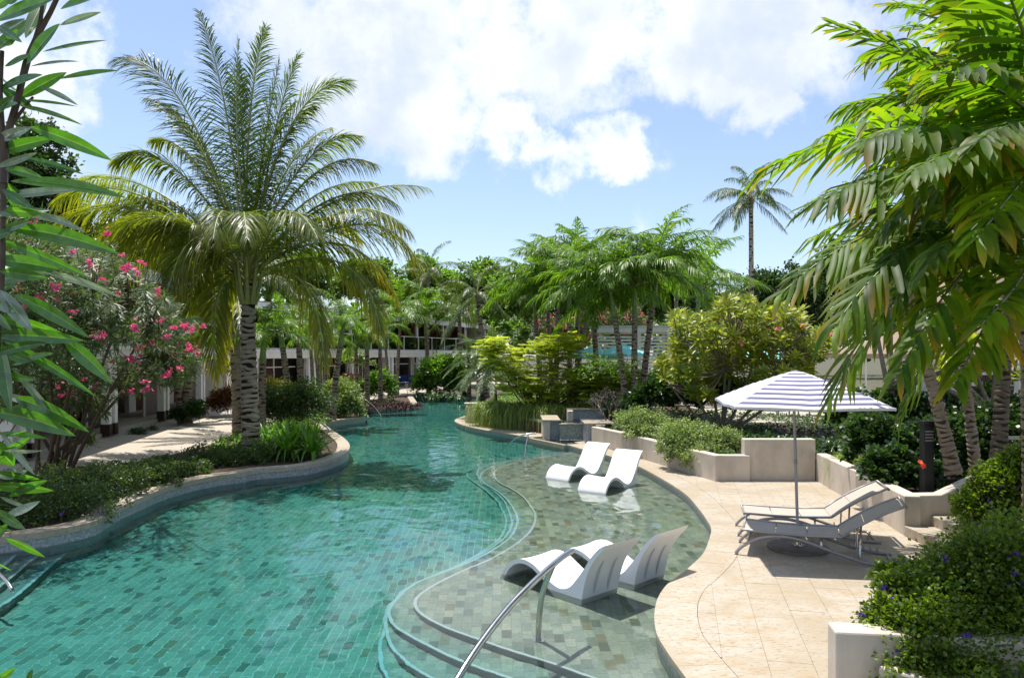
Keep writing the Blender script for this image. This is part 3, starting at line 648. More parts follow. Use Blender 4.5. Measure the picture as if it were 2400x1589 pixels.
# ---------------------------------------------------------------- hotel building on the left
def frame2(p, q):
    d = Vector((q[0] - p[0], q[1] - p[1], 0)); Lw = d.length; d.normalize(); nrm = Vector((d.y, -d.x, 0))   # nrm faces the pool
    Mx = Matrix(((d.x, -nrm.x, 0, p[0]), (d.y, -nrm.y, 0, p[1]), (0, 0, 1, 0), (0, 0, 0, 1))); return Mx, Lw     # local: x along, y into the building
def building(p, q, bays, name, label, z0, wide):
    Mx, Lw = frame2(p, q)
    root = empty(name, (0, 0, 0), label, 'building'); root.matrix_world = Mx
    B = lambda n, mt, boxes, par=root, bv=0, T=None: (lambda m: ([m.box(*b, T=T) for b in boxes], m.build(n, M[mt], par))[1])(MB())
    bw = Lw / bays
    B('rear_wall', 'greywall', [(0, Lw, 7.8, 8.0, z0, 6.0)])
    B('end_wall', 'stucco', [(-.2, 0, .0, 8, z0, 5.9)]); B('end_wall', 'stucco', [(Lw, Lw + .2, 0, 8, z0, 5.9)])
    B('floor_slab', 'stucco', [(-.3, Lw + .3, -.15, 8, 2.58, 3.12)]); B('slab_edge_trim', 'white', [(-.3, Lw + .3, -.19, -.153, 3.02, 3.15)])
    B('ground_floor', 'path', [(-.3, Lw + .3, .1, 8, z0 - .1, z0 + .05)])
    B('roof', 'stucco', [(-.6, Lw + .6, -.5, 8.3, 5.75, 5.95)]); B('roof_fascia', 'white', [(-.65, Lw + .65, -.56, -.503, 5.62, 6.02)])
    B('roof_tiles', 'thatch', [(-.6, Lw + .6, -.45, 8.2, 5.953, 6.12)])
    slat = {}
    for i in range(bays):
        x0 = i * bw
        for k, xo in enumerate((0, wide * .42)):      # paired posts with a ladder piece between
            o = B('post', 'white', [(x0 + xo, x0 + xo + .24, -.12, .14, z0 + .35, 2.578)]); B('post_base', 'wooddark', [(x0 + xo - .02, x0 + xo + .26, -.14, .16, z0 - .05, z0 + .348)], o)
        B('cross_rail', 'white', [(x0 + .243, x0 + wide * .42 - .003, -.02, .04, z0 + z, z0 + z + .05) for z in (.9, 1.9)] + [(x0 + wide * .2 + .06, x0 + wide * .2 + .1, -.03, .05, z0 + .3, 2.57)])
        xs, xe = x0 + wide * .42 + .3, x0 + bw - .1
        # entrance screen of dark slats, set back, with white frame
        scr = B('screen_frame', 'white', [(xs, xs + .07, .9, .97, z0 + .05, 2.57), (xs + (xe - xs) * .5 - .03, xs + (xe - xs) * .5 + .03, .9, .97, z0 + .05, 2.57), (xs + .072, xe, .9, .97, 1.95, 2.02)])
        nsl = 15
        for k in range(nsl):
            z = z0 + .1 + k * (1.82 - z0 * .2) / nsl
            if 'm' not in slat:
                m = MB(); m.box(0, (xe - xs) * .5 - .05, 0, .03, 0, .105, T=(random.random(), 0, .5)); slat['m'] = [m.me('slat', M['wooddark'])]
            o = link('slat', slat['m'][0], scr); o.location = (xs + .08, .93, z)
        B('inner_wall', 'stucco', [(xs + (xe - xs) * .52, xs + (xe - xs) * .70, 2.4, 2.6, z0, 2.57)])
        B('dark_room_wall', 'wooddark', [(x0 + .02, x0 + bw - .02, 3.4, 3.5, z0, 2.57)])
        d = B('door', 'wood', [(xs + (xe - xs) * .72, xs + (xe - xs) * .95, 2.5, 2.58, z0 + .05, 2.35)])
        B('door_panel', 'wood', [(xs + (xe - xs) * .755, xs + (xe - xs) * .915, 2.46, 2.497, z0 + .25 + q * .7, z0 + .8 + q * .7) for q in range(3)], d, T=(1, 0, .5))
        # upper floor
        B('upper_wall', 'wooddark', [(x0, x0 + bw, 2.4, 2.55, 3.12, 5.74)])
        B('upper_partition', 'wood', [(x0 - .08, x0 + .08, .3, 2.4, 3.12, 5.74)])
        wd = B('sliding_door', 'wood', [(x0 + bw * .25, x0 + bw * .29, 2.3, 2.397, 3.12, 5.3), (x0 + bw * .50, x0 + bw * .54, 2.3, 2.397, 3.12, 5.3), (x0 + bw * .75, x0 + bw * .79, 2.3, 2.397, 3.12, 5.3), (x0 + bw * .25, x0 + bw * .79, 2.3, 2.397, 5.303, 5.4)])
        B('pane', 'glass', [(x0 + bw * .292, x0 + bw * .498, 2.33, 2.345, 3.14, 5.3), (x0 + bw * .542, x0 + bw * .748, 2.33, 2.345, 3.14, 5.3)], wd)
        for k in range(2):
            o = B('railing_post', 'white', [(x0 + bw * k / 2, x0 + bw * k / 2 + .07, -.1, -.03, 3.15, 4.36)])
            B('railing_glass', 'glass', [(x0 + bw * k / 2 + .09, x0 + bw * (k + 1) / 2 - .02, -.075, -.06, 3.26, 4.3)])
        B('upper_post', 'white', [(x0 - .09, x0 + .09, -.02, .16, 3.12, 5.74)])
        if i % 2 == 0:                                # balcony chairs and a table seen through the glass
            for cx in (x0 + bw * .3, x0 + bw * .62):
                c = B('chair_seat', 'greywall', [(cx, cx + .5, .9, 1.4, 3.52, 3.56)])
                B('chair_back', 'greywall', [(cx, cx + .5, 1.36, 1.4, 3.6, 4.05)], c); B('chair_leg', 'greywall', [(cx + a, cx + a + .04, .9 + b, .94 + b, 3.12, 3.52) for a in (0, .46) for b in (0, .46)], c)
    B('top_rail', 'white', [(0, Lw, -.1, -.03, 4.362, 4.42)]); B('bottom_rail', 'white', [(0, Lw, -.095, -.035, 3.17, 3.24)])
    return root
building((-12.9, 19.5), (-16.4, 43.0), 4, 'hotel_wing', 'white two-storey hotel wing with dark slatted screens behind the oleander', .12, 1.3)
building((-15.9, 46.0), (-3.0, 84.0), 7, 'hotel_wing', 'farther white hotel wing with glass balconies seen between the palm trunks', -.2, 1.6)
for px, py in ((965, 882), (942, 880), (905, 893)):
    o = empty('garden_chair', pd(px, py, 66), {965: 'dark blue chair on the far terrace right of the pale palm', 942: 'dark blue chair beside a white post on the far terrace', 905: 'leftmost dark blue chair on the far terrace'}[px], 'chair', 'blue chairs on the far terrace')
    o.location.z = -.05
    for nm, bx in (('seat', (-.4, .4, -.4, .4, .35, .48)), ('backrest', (-.4, .4, .32, .42, .48, 1.05))): m = MB(); m.box(*bx); m.build(nm, M['blue'], o)
    for a in (-.36, .32):
        for b in (-.36, .32): m = MB(); m.box(a, a + .05, b, b + .05, 0, .35); m.build('leg', M['white'], o)

# ---------------------------------------------------------------- white slatted cabana behind the palms
cb = empty('cabana', (0, 0, 0), 'white slatted poolside cabana with a flat roof behind the palm trunks', 'cabana')
cb.matrix_world = Matrix.Translation((7.0, 38.5, 0)) @ Matrix.Rotation(R(-8), 4, 'Z')
m = MB(); m.box(-2.9, 2.9, -.1, 4.2, 3.98, 4.25); m.build('roof', M['white'], cb); m = MB(); m.box(-3.0, 3.0, -.2, 4.3, 4.253, 4.32); m.build('roof_cap', M['offwhite'], cb)
for x in (-2.8, -.55, .95, 2.62):
    for y in (0, 4.0): m = MB(); m.box(x, x + .18, y, y + .18, 0, 3.977); m.build('post', M['white'], cb)
sm = {}
for (a, b) in ((-2.615, -.555), (-.365, .945), (1.135, 2.615)):
    for k in range(20):
        z = .55 + k * .165; key = (a, b)
        if key not in sm: m = MB(); m.box(0, b - a, 0, .03, 0, .095); sm[key] = m.me('slat', M['white'])
        o = link('slat', sm[key], cb); o.location = (a, .07, z)
m = MB(); m.box(0, .03, 0, 3.8, 0, .095); sside = m.me('slat', M['white'])
for k in range(20):
    for x in (-2.74, 2.7): o = link('slat', sside, cb); o.location = (x, .185, .55 + k * .165)
m = MB(); m.box(-2.3, 2.3, 2.6, 3.6, .4, .9); m.build('daybed', M['offwhite'], cb)
def parasol(x, y, z, r, label, matn='turq'):
    e = empty('pool_parasol', (x, y, .3), label, 'parasol', 'turquoise parasols beyond the palms')
    m = MB(); m.tube([(0, 0, 0), (0, 0, z + .2)], .04, 8); m.build('pole', M['white'], e)
    m = MB(); V = [(0, 0, z + .5)]; k = 8
    for i in range(k):
        a = i * 2 * math.pi / k; V += [(r * math.cos(a), r * math.sin(a), z)]
    for i in range(k): a = i * 2 * math.pi / k; V += [(r * math.cos(a), r * math.sin(a), z - .12)]
    m.add(V, [(0, 1 + i, 1 + (i + 1) % k) for i in range(k)] + [(1 + i, 1 + k + i, 1 + k + (i + 1) % k, 1 + (i + 1) % k) for i in range(k)]); m.build('canopy', M[matn], e)
parasol(3.9, 36.0, 2.45, 1.35, 'turquoise parasol left of the cabana between palm trunks'); parasol(5.2, 35.2, 2.55, 1.3, 'turquoise parasol in front of the cabana slats')
parasol(10.7, 33.0, 2.35, 1.5, 'turquoise parasol glimpsed through the frangipani'); parasol(13.5, 36.0, 2.6, 1.4, 'turquoise parasol behind the striped umbrella'); parasol(17.0, 36.0, 2.7, 1.4, 'rightmost turquoise parasol beyond the fence')
# far pool and deck beyond the frangipani
m = MB(); m.prism([(8, 26), (26, 26), (26, 44), (8, 44)], .40, .475); tag(m.build('upper_terrace', M['path']), kind='structure')
m = MB(); m.prism([(11.5, 24.2), (19, 24.2), (19, 27.6), (11.5, 27.6)], .40, .482); tag(m.build('upper_pool', M['turq']), kind='structure')
# ---------------------------------------------------------------- slatted fence and thatched hut on the right
fe = empty('slatted_fence', (9.9, 18.2, .45), 'pale slatted screen fence behind the ringed palm trunks', 'fence')
m = MB(); m.box(0, 7.5, 0, .045, 0, .085); sl_ = m.me('slat', M['offwhite'])
for k in range(11): o = link('slat', sl_, fe); o.location = (0, .16, .0 + .27 * k)
for x in (-.06, 2.4, 4.9, 7.4): m = MB(); m.box(x, x + .22, -.02, .155, -.4, 3.0 if x < 0 else 2.95); m.build('post', M['offwhite'], fe)
hut = empty('thatched_hut', (17.3, 25.5, .45), 'thatched pavilion with a tan palm roof and red timber wall behind the fence', 'hut')
def roofpyr(cx, cy, hx, hy, z0, z1, tk=.16):
    m = MB(); V = [(cx - hx, cy - hy, z0), (cx + hx, cy - hy, z0), (cx + hx, cy + hy, z0), (cx - hx, cy + hy, z0)]; V += [(x, y, z + tk) for x, y, z in V] + [(cx, cy, z1)]
    m.add(V, [(0, 1, 5, 4), (1, 2, 6, 5), (2, 3, 7, 6), (3, 0, 4, 7), (4, 5, 8), (5, 6, 8), (6, 7, 8), (7, 4, 8), (3, 2, 1, 0)]); return m
roofpyr(0, 0, 3.0, 3.0, 4.0, 7.0).build('upper_roof', M['thatch'], hut); roofpyr(0, 0, 5.0, 4.2, 2.25, 4.4).build('lower_roof', M['thatch'], hut)
m = MB(); m.box(-3.0, 3.0, -3.0, -2.94, 3.86, 4.02); m.build('roof_beam', M['offwhite'], hut)
m = MB(); [m.box(-4.2 + .2 * k, -4.015 + .2 * k, -3.2, -3.15, 0, 2.2, T=(random.random(), 0, .5)) for k in range(42)]; tag(m.build('timber_board', M['wood'], hut), kind='stuff')
for x in (-4.3, -1.4, 1.5, 4.2): m = MB(); m.box(x, x + .16, -3.4, -3.24, -.4, 2.3); m.build('post', M['offwhite'], hut)
# two small pale deck chairs by the far pool
for k, (x, lab) in enumerate(((10.7, 'left grey sling lounger on the far terrace'), (11.9, 'right grey sling lounger on the far terrace'))):
    e = empty('far_lounger', (x, 28.6, .475), lab, 'lounger', 'sling loungers on the far terrace', rz=R(20))
    for nm, bx in (('seat', (-.3, .3, -.7, .5, .3, .34)),): m = MB(); m.box(*bx); m.build(nm, M['sling'], e)
    m = MB(); m.box(-.3, .3, 0, .7, 0, .04, M=Matrix.Translation((0, .5, .33)) @ Matrix.Rotation(R(45), 4, 'X')); m.build('backrest', M['sling'], e)
    for a in (-.28, .24):
        for b in (-.65, .45): m = MB(); m.box(a, a + .04, b, b + .04, 0, .3); m.build('leg', M['alu'], e)

# ---------------------------------------------------------------- white moulded loungers in the water
def in_pool_lounger(foot, head, label):
    d = Vector((head[0] - foot[0], head[1] - foot[1], 0)); ang = math.atan2(d.y, d.x); Lx = d.length; sc = Lx / 1.83
    e = empty('in_pool_lounger', (foot[0], foot[1], ZS), label, 'lounger', 'white moulded loungers standing in the shallow water', rz=ang)
    top = crom([(0, .0), (.03, .17), (.11, .34), (.25, .46), (.43, .515), (.62, .49), (.80, .40), (.97, .315), (1.12, .285), (1.26, .335), (1.38, .46), (1.49, .60), (1.60, .76), (1.73, .90), (1.83, .96)], .05)
    th = .058
    tp = np.array(top); t = np.gradient(tp, axis=0); t /= np.linalg.norm(t, axis=1)[:, None]; nn = np.stack([t[:, 1], -t[:, 0]], 1)
    un = tp + nn * th
    # underside: follow the hump, then drop to the floor and make the base block
    i1 = next(i for i in range(len(un)) if un[i][0] > .90)
    under = [tuple(p) for p in un[2:i1]]
    back = crom([(1.80, .905), (1.67, .76), (1.57, .60), (1.50, .40), (1.46, .20), (1.45, .02)], .08)
    prof = [tuple(p) for p in tp] + [tuple(p) for p in back] + [(1.43, .0), (1.02, 0), (.97, .10)] + under[::-1] + [(.055, 0)]
    W = .69; m = MB(); n = len(prof); xs = [-W / 2, -W / 2 + .02, -W * .25, 0, W * .25, W / 2 - .02, W / 2]; V = []
    for q, y in enumerate(xs):
        dish = .022 * (1 - (2 * y / W) ** 2)
        for i, p in enumerate(prof):
            x, z = p; inset = .012 if q in (0, 6) else 0
            zz = z - (dish if i < len(tp) and .1 < x < 1.78 else 0)
            V.append((x * sc, y * 1.0, zz))
    F = []
    for q in range(len(xs) - 1):
        for i in range(n): j = (i + 1) % n; F.append((q * n + i, q * n + j, (q + 1) * n + j, (q + 1) * n + i))
    m.add(V, F)
    caps = tessellate_polygon([[Vector((p[0], p[1], 0)) for p in prof]])
    m.F.append(np.array([tuple(c) for c in caps])); m.F.append(np.array([tuple(c[::-1]) for c in caps]) + (len(xs) - 1) * n)
    o = m.build('shell', M['plastic'], e, smooth=False); bevel(o, .014, 3)
    mod = o.modifiers.new('wn', 'WEIGHTED_NORMAL')
    for f in o.data.polygons: f.use_smooth = True
    for y in (-.13, .13):                    # the two moulded ribs on the rear
        bk = [p for p in back if .26 < p[1] < .74]
        g = MB(); V = []
        for i, p in enumerate(bk):
            k = math.sin(math.pi * min(1, max(0, i / (len(bk) - 1)))) ** .5
            for yy, dx in ((y - .024 * k - .003, .006), (y, .006 + .013 * k), (y + .024 * k + .003, .006)): V.append(((p[0] + dx) * sc, yy, p[1]))
        g.add(V, [(3 * i + a, 3 * i + a + 1, 3 * i + a + 4, 3 * i + a + 3) for i in range(len(bk) - 1) for a in (0, 1)])
        g.build('rear_rib', M['groove'], e, smooth=True)
    return e
in_pool_lounger((.09, 10.5), (1.36, 9.12), 'white moulded lounger nearest the viewer, its back just right of the curved handrail')
in_pool_lounger((.78, 11.05), (2.10, 9.72), 'near white moulded lounger on the deck side, half behind the nearest one')
in_pool_lounger((1.04, 17.95), (2.24, 19.3), 'far white moulded lounger on the left, closest to the fountain')
in_pool_lounger((1.70, 16.3), (2.80, 17.85), 'far white moulded lounger on the right, facing the viewer')

# ---------------------------------------------------------------- handrails
def handrail(name, pts, post, r, label, matn='steel'):
    e = empty(name, pts[0], label, 'handrail', 'curved steel handrails of the pool steps'); o = Vector(pts[0])
    m = MB(); m.tube([Vector(p) - o for p in crom(pts, .06)], r, 12); m.build('rail', M[matn], e, smooth=True)
    m = MB(); m.tube([Vector(p) - o for p in crom(post, .08)], r * .95, 12); m.build('post', M[matn], e, smooth=True)
    m = MB(); q = Vector(post[0]) - o; m.tube([q, q + Vector((0, 0, .012))], r * 2.2, 14); m.build('flange', M[matn], e)
    return e
handrail('handrail', [(.66, 8.17, .71), (.55, 8.02, .69), (.40, 7.78, .645), (.20, 7.5, .555), (0, 7.24, .44), (-.22, 6.88, .29), (-.42, 6.5, .12), (-.62, 6.1, -.12), (-.8, 5.7, -.40), (-.88, 5.5, -.62)],
         [(.285, 8.1, ZS), (.29, 8.09, -.05), (.33, 8.03, .3), (.43, 7.86, .64)], .033, 'curved steel handrail in the foreground bending down over the pool steps')
q = lambda px, py, Y: tuple(pd(px, py, Y))
handrail('handrail', [q(1257,1015.5,22.3), q(1243,1016,22.3), q(1228,1019,22.3), q(1210,1027,22.4), q(1192,1041,22.6), q(1176,1057,22.9), q(1163,1073,23.2), q(1155,1088,23.4)],
         [(q(1229,1084,21.8)[0], 21.8, ZS), q(1231,1055,22.0), q(1238,1019,22.3)], .024, 'curved steel handrail at the far end of the shallow shelf')
handrail('handrail', [q(645,962,27), q(668,961,27), q(690,965,26.5), q(715,973,26), q(740,984,25.4), q(763,999,24.8), q(775,1012,24.4)], [(q(674,985,27)[0], 27, .05), q(667,962,27)], .025, 'pale curved handrail rising behind the bright green lily clump')
handrail('handrail', [q(838,925,38), q(846,930,38), q(862,940,37), q(877,953,36), q(888,967,35), q(893,976,34.4)], [(q(842,950,38)[0], 38, .05), q(841,926,38)], .025, 'curved handrail dipping into the water in front of the purple grass')
handrail('handrail', [q(937,897,50), q(955,896,50), q(967,901,50), q(978,914,49), q(987,928,48), q(992,940,47)], [(q(955,910,50)[0], 50, .05), q(953,897,50)], .025, 'farthest curved handrail near the pool end')
handrail('handrail', [q(-30,1322,9.6), q(-10,1335,9.6), q(5,1350,9.5), q(19,1366,9.4), q(30,1385,9.3)], [q(-30,1420,9.6), q(-30,1322,9.6)], .024, 'end of a steel handrail entering the water at the left edge')

# ---------------------------------------------------------------- striped umbrella
um = empty('striped_umbrella', (4.2, 11.0, 0), 'square navy and white striped umbrella with a slim pole between the loungers', 'umbrella')
m = MB(); V = []; k = 40
for (r, z) in ((.43, .0), (.43, .03), (.41, .042), (.0, .046)):
    for i in range(k): a = i * 2 * math.pi / k; V.append((r * math.cos(a), r * math.sin(a), z + .004))
m.add(V, [(j * k + i, j * k + (i + 1) % k, (j + 1) * k + (i + 1) % k, (j + 1) * k + i) for j in range(3) for i in range(k)]); m.build('base_disc', M['base'], um, smooth=False)
m = MB(); m.tube([(0, 0, .04), (0, 0, .10)], [.045, .038], 14)
for a in range(4): m.tube([(.075 * math.cos(a * 1.571 + .5), .075 * math.sin(a * 1.571 + .5), .045), (.075 * math.cos(a * 1.571 + .5), .075 * math.sin(a * 1.571 + .5), .07)], .012, 8)
m.tube([(0, 0, .045), (0, 0, .058)], .10, 16); m.build('flange', M['steel'], um)
m = MB(); m.tube([(0, 0, .05), (-.075, 0, 2.62)], .021, 14); m.tube([(-.037, 0, 1.25), (-.0385, 0, 1.30)], .029, 14); m.build('pole', M['alu'], um, smooth=True)
def stripes():
    m = bpy.data.materials.new('navy_white_canvas'); m.use_nodes = True; nt = m.node_tree; b = nt.nodes['Principled BSDF']; b.inputs['Roughness'].default_value = .9
    t = N(nt, 'ShaderNodeAttribute'); t.attribute_name = 'tint'; s = N(nt, 'ShaderNodeSeparateColor'); L(nt, t.outputs['Color'], s.inputs[0])
    f = math_(nt, 'FRACT', math_(nt, 'MULTIPLY', s.outputs[1], 18.0)); f = math_(nt, 'GREATER_THAN', f, .50)
    c = mixc(nt, f, (.74, .74, .76), (.14, .135, .27)); L(nt, c, b.inputs['Base Color'])
    tr = N(nt, 'ShaderNodeBsdfTranslucent'); L(nt, c, tr.inputs[0]); mx = N(nt, 'ShaderNodeMixShader', i_0=.10); L(nt, b.outputs[0], mx.inputs[1]); L(nt, tr.outputs[0], mx.inputs[2]); L(nt, mx.outputs[0], nt.nodes['Material Output'].inputs[0]); return m
M['stripes'] = stripes()
h = 1.03; rot = Matrix.Translation((-.03, 0, 0)) @ Matrix.Rotation(R(-8), 4, 'Z'); m = MB(); n = 24; V = []; T = []
def cz(x, y): u = max(abs(x), abs(y)) / h; v = min(abs(x), abs(y)) / h; return 2.62 - .48 * u ** 1.06 + .02 * math.sin(math.pi * u) - .03 * u * (1 - v) ** 2 * (u > .0)
for j in range(n + 1):
    for i in range(n + 1):
        x, y = -h + 2 * h * i / n, -h + 2 * h * j / n; V.append(tuple(rot @ Vector((x, y, cz(x, y))))); u = max(abs(x), abs(y)) / h; T.append((.5, (y + h) / (2 * h), .5))
m.add(V, [(j * (n + 1) + i, j * (n + 1) + i + 1, (j + 1) * (n + 1) + i + 1, (j + 1) * (n + 1) + i) for j in range(n) for i in range(n)], np.array(T)); o = m.build('canopy', M['stripes'], um, smooth=False)
m = MB(); V = []; T = []
per = [(-h + 2 * h * i / n, -h) for i in range(n)] + [(h, -h + 2 * h * i / n) for i in range(n)] + [(h - 2 * h * i / n, h) for i in range(n)] + [(-h, h - 2 * h * i / n) for i in range(n)]
for x, y in per:
    for dz in (0, -.035): V.append(tuple(rot @ Vector((x * 1.002, y * 1.002, cz(x, y) + dz)))); T.append((.5, (y + h) / (2 * h), .5))
k = len(per); m.add(V, [(2 * i, 2 * i + 1, 2 * ((i + 1) % k) + 1, 2 * ((i + 1) % k)) for i in range(k)], np.array(T)); m.build('valance', M['stripes'], um)
for sx in (-1, 1):
    for sy in (-1, 1): m = MB(); m.tube([rot @ Vector((0, 0, 2.60)), rot @ Vector((sx * h * .98, sy * h * .98, cz(h, h) - .02))], .011, 8); m.build('rib', M['alu'], um)
m = MB(); m.tube([rot @ Vector((0, 0, 2.5)), rot @ Vector((0, 0, 2.6))], .045, 12); m.build('hub', M['alu'], um)

# ---------------------------------------------------------------- two reclining sling chaises on the deck
def chaise(loc, ang, label):
    e = empty('sling_chaise', loc, label, 'sun lounger', 'grey sling loungers under the umbrella', rz=ang)
    W = .70; hs = .36; Ls = 1.26; ba = R(37); bl = .92
    prof = [(0, hs), (.42, hs - .018), (.84, hs - .02), (Ls, hs)]
    def fab(name, P, par):
        m = MB(); V = []; xs = [-W / 2 + .03, -W * .25, 0, W * .25, W / 2 - .03]
        for y in xs:
            for p in P: V.append((p[0], y, p[1] - .012 * (1 - (2 * y / W) ** 2)))
        for y in xs:
            for p in P: V.append((p[0], y, p[1] - .008 - .012 * (1 - (2 * y / W) ** 2)))
        n = len(P); k = len(xs) * n
        F = [(q * n + i, (q + 1) * n + i, (q + 1) * n + i + 1, q * n + i + 1) for q in range(len(xs) - 1) for i in range(n - 1)]
        F += [tuple(k + a for a in f[::-1]) for f in F]; F += [(i, i + 1, k + i + 1, k + i) for i in range(n - 1)] + [((len(xs) - 1) * n + i + 1, (len(xs) - 1) * n + i, k + (len(xs) - 1) * n + i, k + (len(xs) - 1) * n + i + 1) for i in range(n - 1)]
        m.add(V, F); return m.build(name, M['sling'], par, smooth=False)
    for a in range(3): fab('seat_panel', [(prof[a][0] + .006, prof[a][1]), (prof[a + 1][0] - .006, prof[a + 1][1])], e)
    hx, hz_ = Ls, hs; bp = lambda t: (hx + t * bl * math.cos(ba * (1.06 - .22 * t)), hz_ + t * bl * math.sin(ba * (1.06 - .22 * t)))
    bpts = [bp(t) for t in (0.01, .2, .4)]; fab('back_panel', bpts, e); fab('back_panel', [bp(t) for t in (.41, .7, .97)], e)
    for s in (-1, 1):
        y = s * W / 2
        m = MB(); m.tube([(-.02, y, hs - .01)] + [(p[0], y, p[1]) for p in prof], .018, 8); m.build('seat_rail', M['alu'], e, smooth=True)
        m = MB(); m.tube([(p[0], y, p[1]) for p in [bp(t) for t in (0, .25, .5, .75, 1.0)]], .018, 8); m.build('back_rail', M['alu'], e, smooth=True)
        arc = crom([(-.12, y * 1.02, .0), (-.02, y * 1.02, .12), (.2, y * 1.02, .255), (.5, y * 1.02, .305), (.8, y * 1.02, .27), (1.15, y * 1.02, .16), (1.55, y * 1.02, .05), (1.95, y * 1.02, .015)], .07)
        m = MB(); m.tube(arc, .024, 8); m.build('arched_leg', M['alu'], e, smooth=True)
        m = MB(); m.tube([(1.52, y * .9, hs + .19), (1.50, y * .9, .07)], .014, 8); m.tube([(1.02, y, hs - .02), (1.02, y * 1.02, .2)], .016, 8); m.build('back_strut', M['steel'], e, smooth=True)
        for k in range(5): m = MB(); x = 1.42 + .09 * k; m.tube([(x, y * .96, .05), (x - .015, y * .96, .15 - .01 * k)], [.014, .008], 6); m.build('rack_tooth', M['alu'], e)
    for nm, (x, z) in (('cross_bar', (-.02, hs - .01)), ('cross_bar', bp(1.0)), ('cross_bar', (1.9, .02)), ('cross_bar', (.05, .17)), ('cross_bar', (1.50, .08))):
        m = MB(); m.tube([(x, -W / 2, z), (x, W / 2, z)], .016, 8); m.build(nm, M['alu'], e, smooth=True)
    m = MB(); x, z = bp(.985); m.tube([(x + .03, -W / 2 + .02, z - .015), (x + .03, W / 2 - .02, z - .015)], .02, 8); m.build('end_roll', M['alu'], e, smooth=True)
    return e
chaise((3.42, 10.98, 0), math.atan2(-.36, .93), 'grey sling lounger nearest the viewer with its back raised')
chaise((3.74, 12.08, 0), math.atan2(-.24, .97), 'farther grey sling lounger behind the umbrella pole with its back raised')
# ---------------------------------------------------------------- leaf machinery
def nrmz(a): return a / (np.linalg.norm(a, axis=-1, keepdims=True) + 1e-9)
BLADE = lambda t: np.maximum(.10, 1.55 * (t + .03) ** .45 * np.maximum(1 - t, 0) ** .62) * (t < .999) + .0
OVAL = lambda t: np.maximum(.05, np.sin(np.pi * np.clip(t, 0, 1) ** .85)) * (t < .999) + .02
STRAP = lambda t: np.maximum(.02, (1 - t ** 3) * (.75 + .25 * np.sin(np.pi * t)))
def strips(pos, dr, nr, Ln, Wd, nseg=3, droop=0., prof=BLADE, fold=0., rnd=None, tip=None, r2=.5, wave=0.):
    """many leaves at once: position, direction, up-side, length, half width"""
    pos = np.atleast_2d(pos).astype(float); n = len(pos)
    dr = nrmz(np.broadcast_to(dr, (n, 3)).astype(float)); nr = np.broadcast_to(nr, (n, 3)).astype(float)
    side = nrmz(np.cross(dr, nr)); nr = np.cross(side, dr)
    Ln = np.broadcast_to(Ln, (n,)).astype(float)[:, None]; Wd = np.broadcast_to(Wd, (n,)).astype(float)[:, None]; dp = np.broadcast_to(droop, (n,)).astype(float)[:, None]
    rnd = rng.random(n) if rnd is None else np.broadcast_to(rnd, (n,)); tp = np.zeros(n) if tip is None else np.broadcast_to(tip, (n,))
    rows = []; T = []
    for k in range(nseg + 1):
        t = k / nseg; c = pos + dr * Ln * t * (1 - .25 * np.minimum(dp, 1.5) * t) - np.array([[0, 0, 1.]]) * dp * Ln * t * t
        if wave: c = c + nr * Ln * wave * np.sin(t * 5 + rnd[:, None] * 6) * .1
        wv = Wd * prof(np.float64(t))
        tt = np.stack([rnd, tp * t ** 2, np.full(n, r2)], 1)
        if fold:
            rows.append(np.stack([c - side * wv + nr * wv * fold, c, c + side * wv + nr * wv * fold], 1)); T.append(np.repeat(tt[:, None], 3, 1))
        else: rows.append(np.stack([c - side * wv, c + side * wv], 1)); T.append(np.repeat(tt[:, None], 2, 1))
    V = np.stack(rows, 1); T = np.stack(T, 1); q = V.shape[2]; per = (nseg + 1) * q
    base = np.arange(n)[:, None, None] * per + np.arange(nseg)[None, :, None] * q + np.arange(q - 1)[None, None, :]
    F = np.stack([base, base + 1, base + q + 1, base + q], -1).reshape(-1, 4)
    return V.reshape(-1, 3), F, T.reshape(-1, 3)
def bez(a, b, c, n):
    t = np.linspace(0, 1, n)[:, None]; return (1 - t) ** 2 * np.array(a) + 2 * t * (1 - t) * np.array(b) + t * t * np.array(c)
def leaflets(P, npair, LL, LW, start=.12, ang0=72, ang1=22, vee=.3, droop=.45, tipamt=.3, jitter=.12, roll=0., lenp=None, down=0.):
    """root points, directions and sizes of the leaflets of one frond along the curve P"""
    n = len(P); s = np.linspace(start, .995, npair); idx = s * (n - 1); i0 = np.clip(idx.astype(int), 0, n - 2); f = (idx - i0)[:, None]
    pos = P[i0] * (1 - f) + P[i0 + 1] * f; tg = nrmz(np.gradient(P, axis=0)); tg = nrmz(tg[i0] * (1 - f) + tg[i0 + 1] * f)
    up = np.array([0, 0, 1.]); sd = nrmz(np.cross(tg, up + np.array([1e-3, 2e-3, 0]))); ups = np.cross(sd, tg)
    if roll: sd, ups = sd * math.cos(roll) + ups * math.sin(roll), ups * math.cos(roll) - sd * math.sin(roll)
    a = np.radians(ang0 + (ang1 - ang0) * s); out = []
    lp = lenp(s) if lenp else (.45 + .55 * np.sin(np.pi * np.clip(s * 1.05, 0, 1)) ** .8)
    lp = lp * (1 - .35 * s ** 6)
    for sg in (-1, 1):
        j = rng.normal(0, jitter, (npair, 3))
        d = nrmz(tg * np.cos(a)[:, None] + sg * sd * (np.sin(a) * math.cos(vee))[:, None] + ups * (np.sin(a) * math.sin(vee))[:, None] + j * .7)
        out.append((pos + sd * sg * .004, d, nrmz(ups + j), LL * lp * rng.uniform(.88, 1.08, npair), LW * (.7 + .3 * lp), np.clip(droop * rng.uniform(.6, 1.5, npair), 0, 2), s))
    return [np.concatenate([o[k] for o in out]) for k in range(7)]
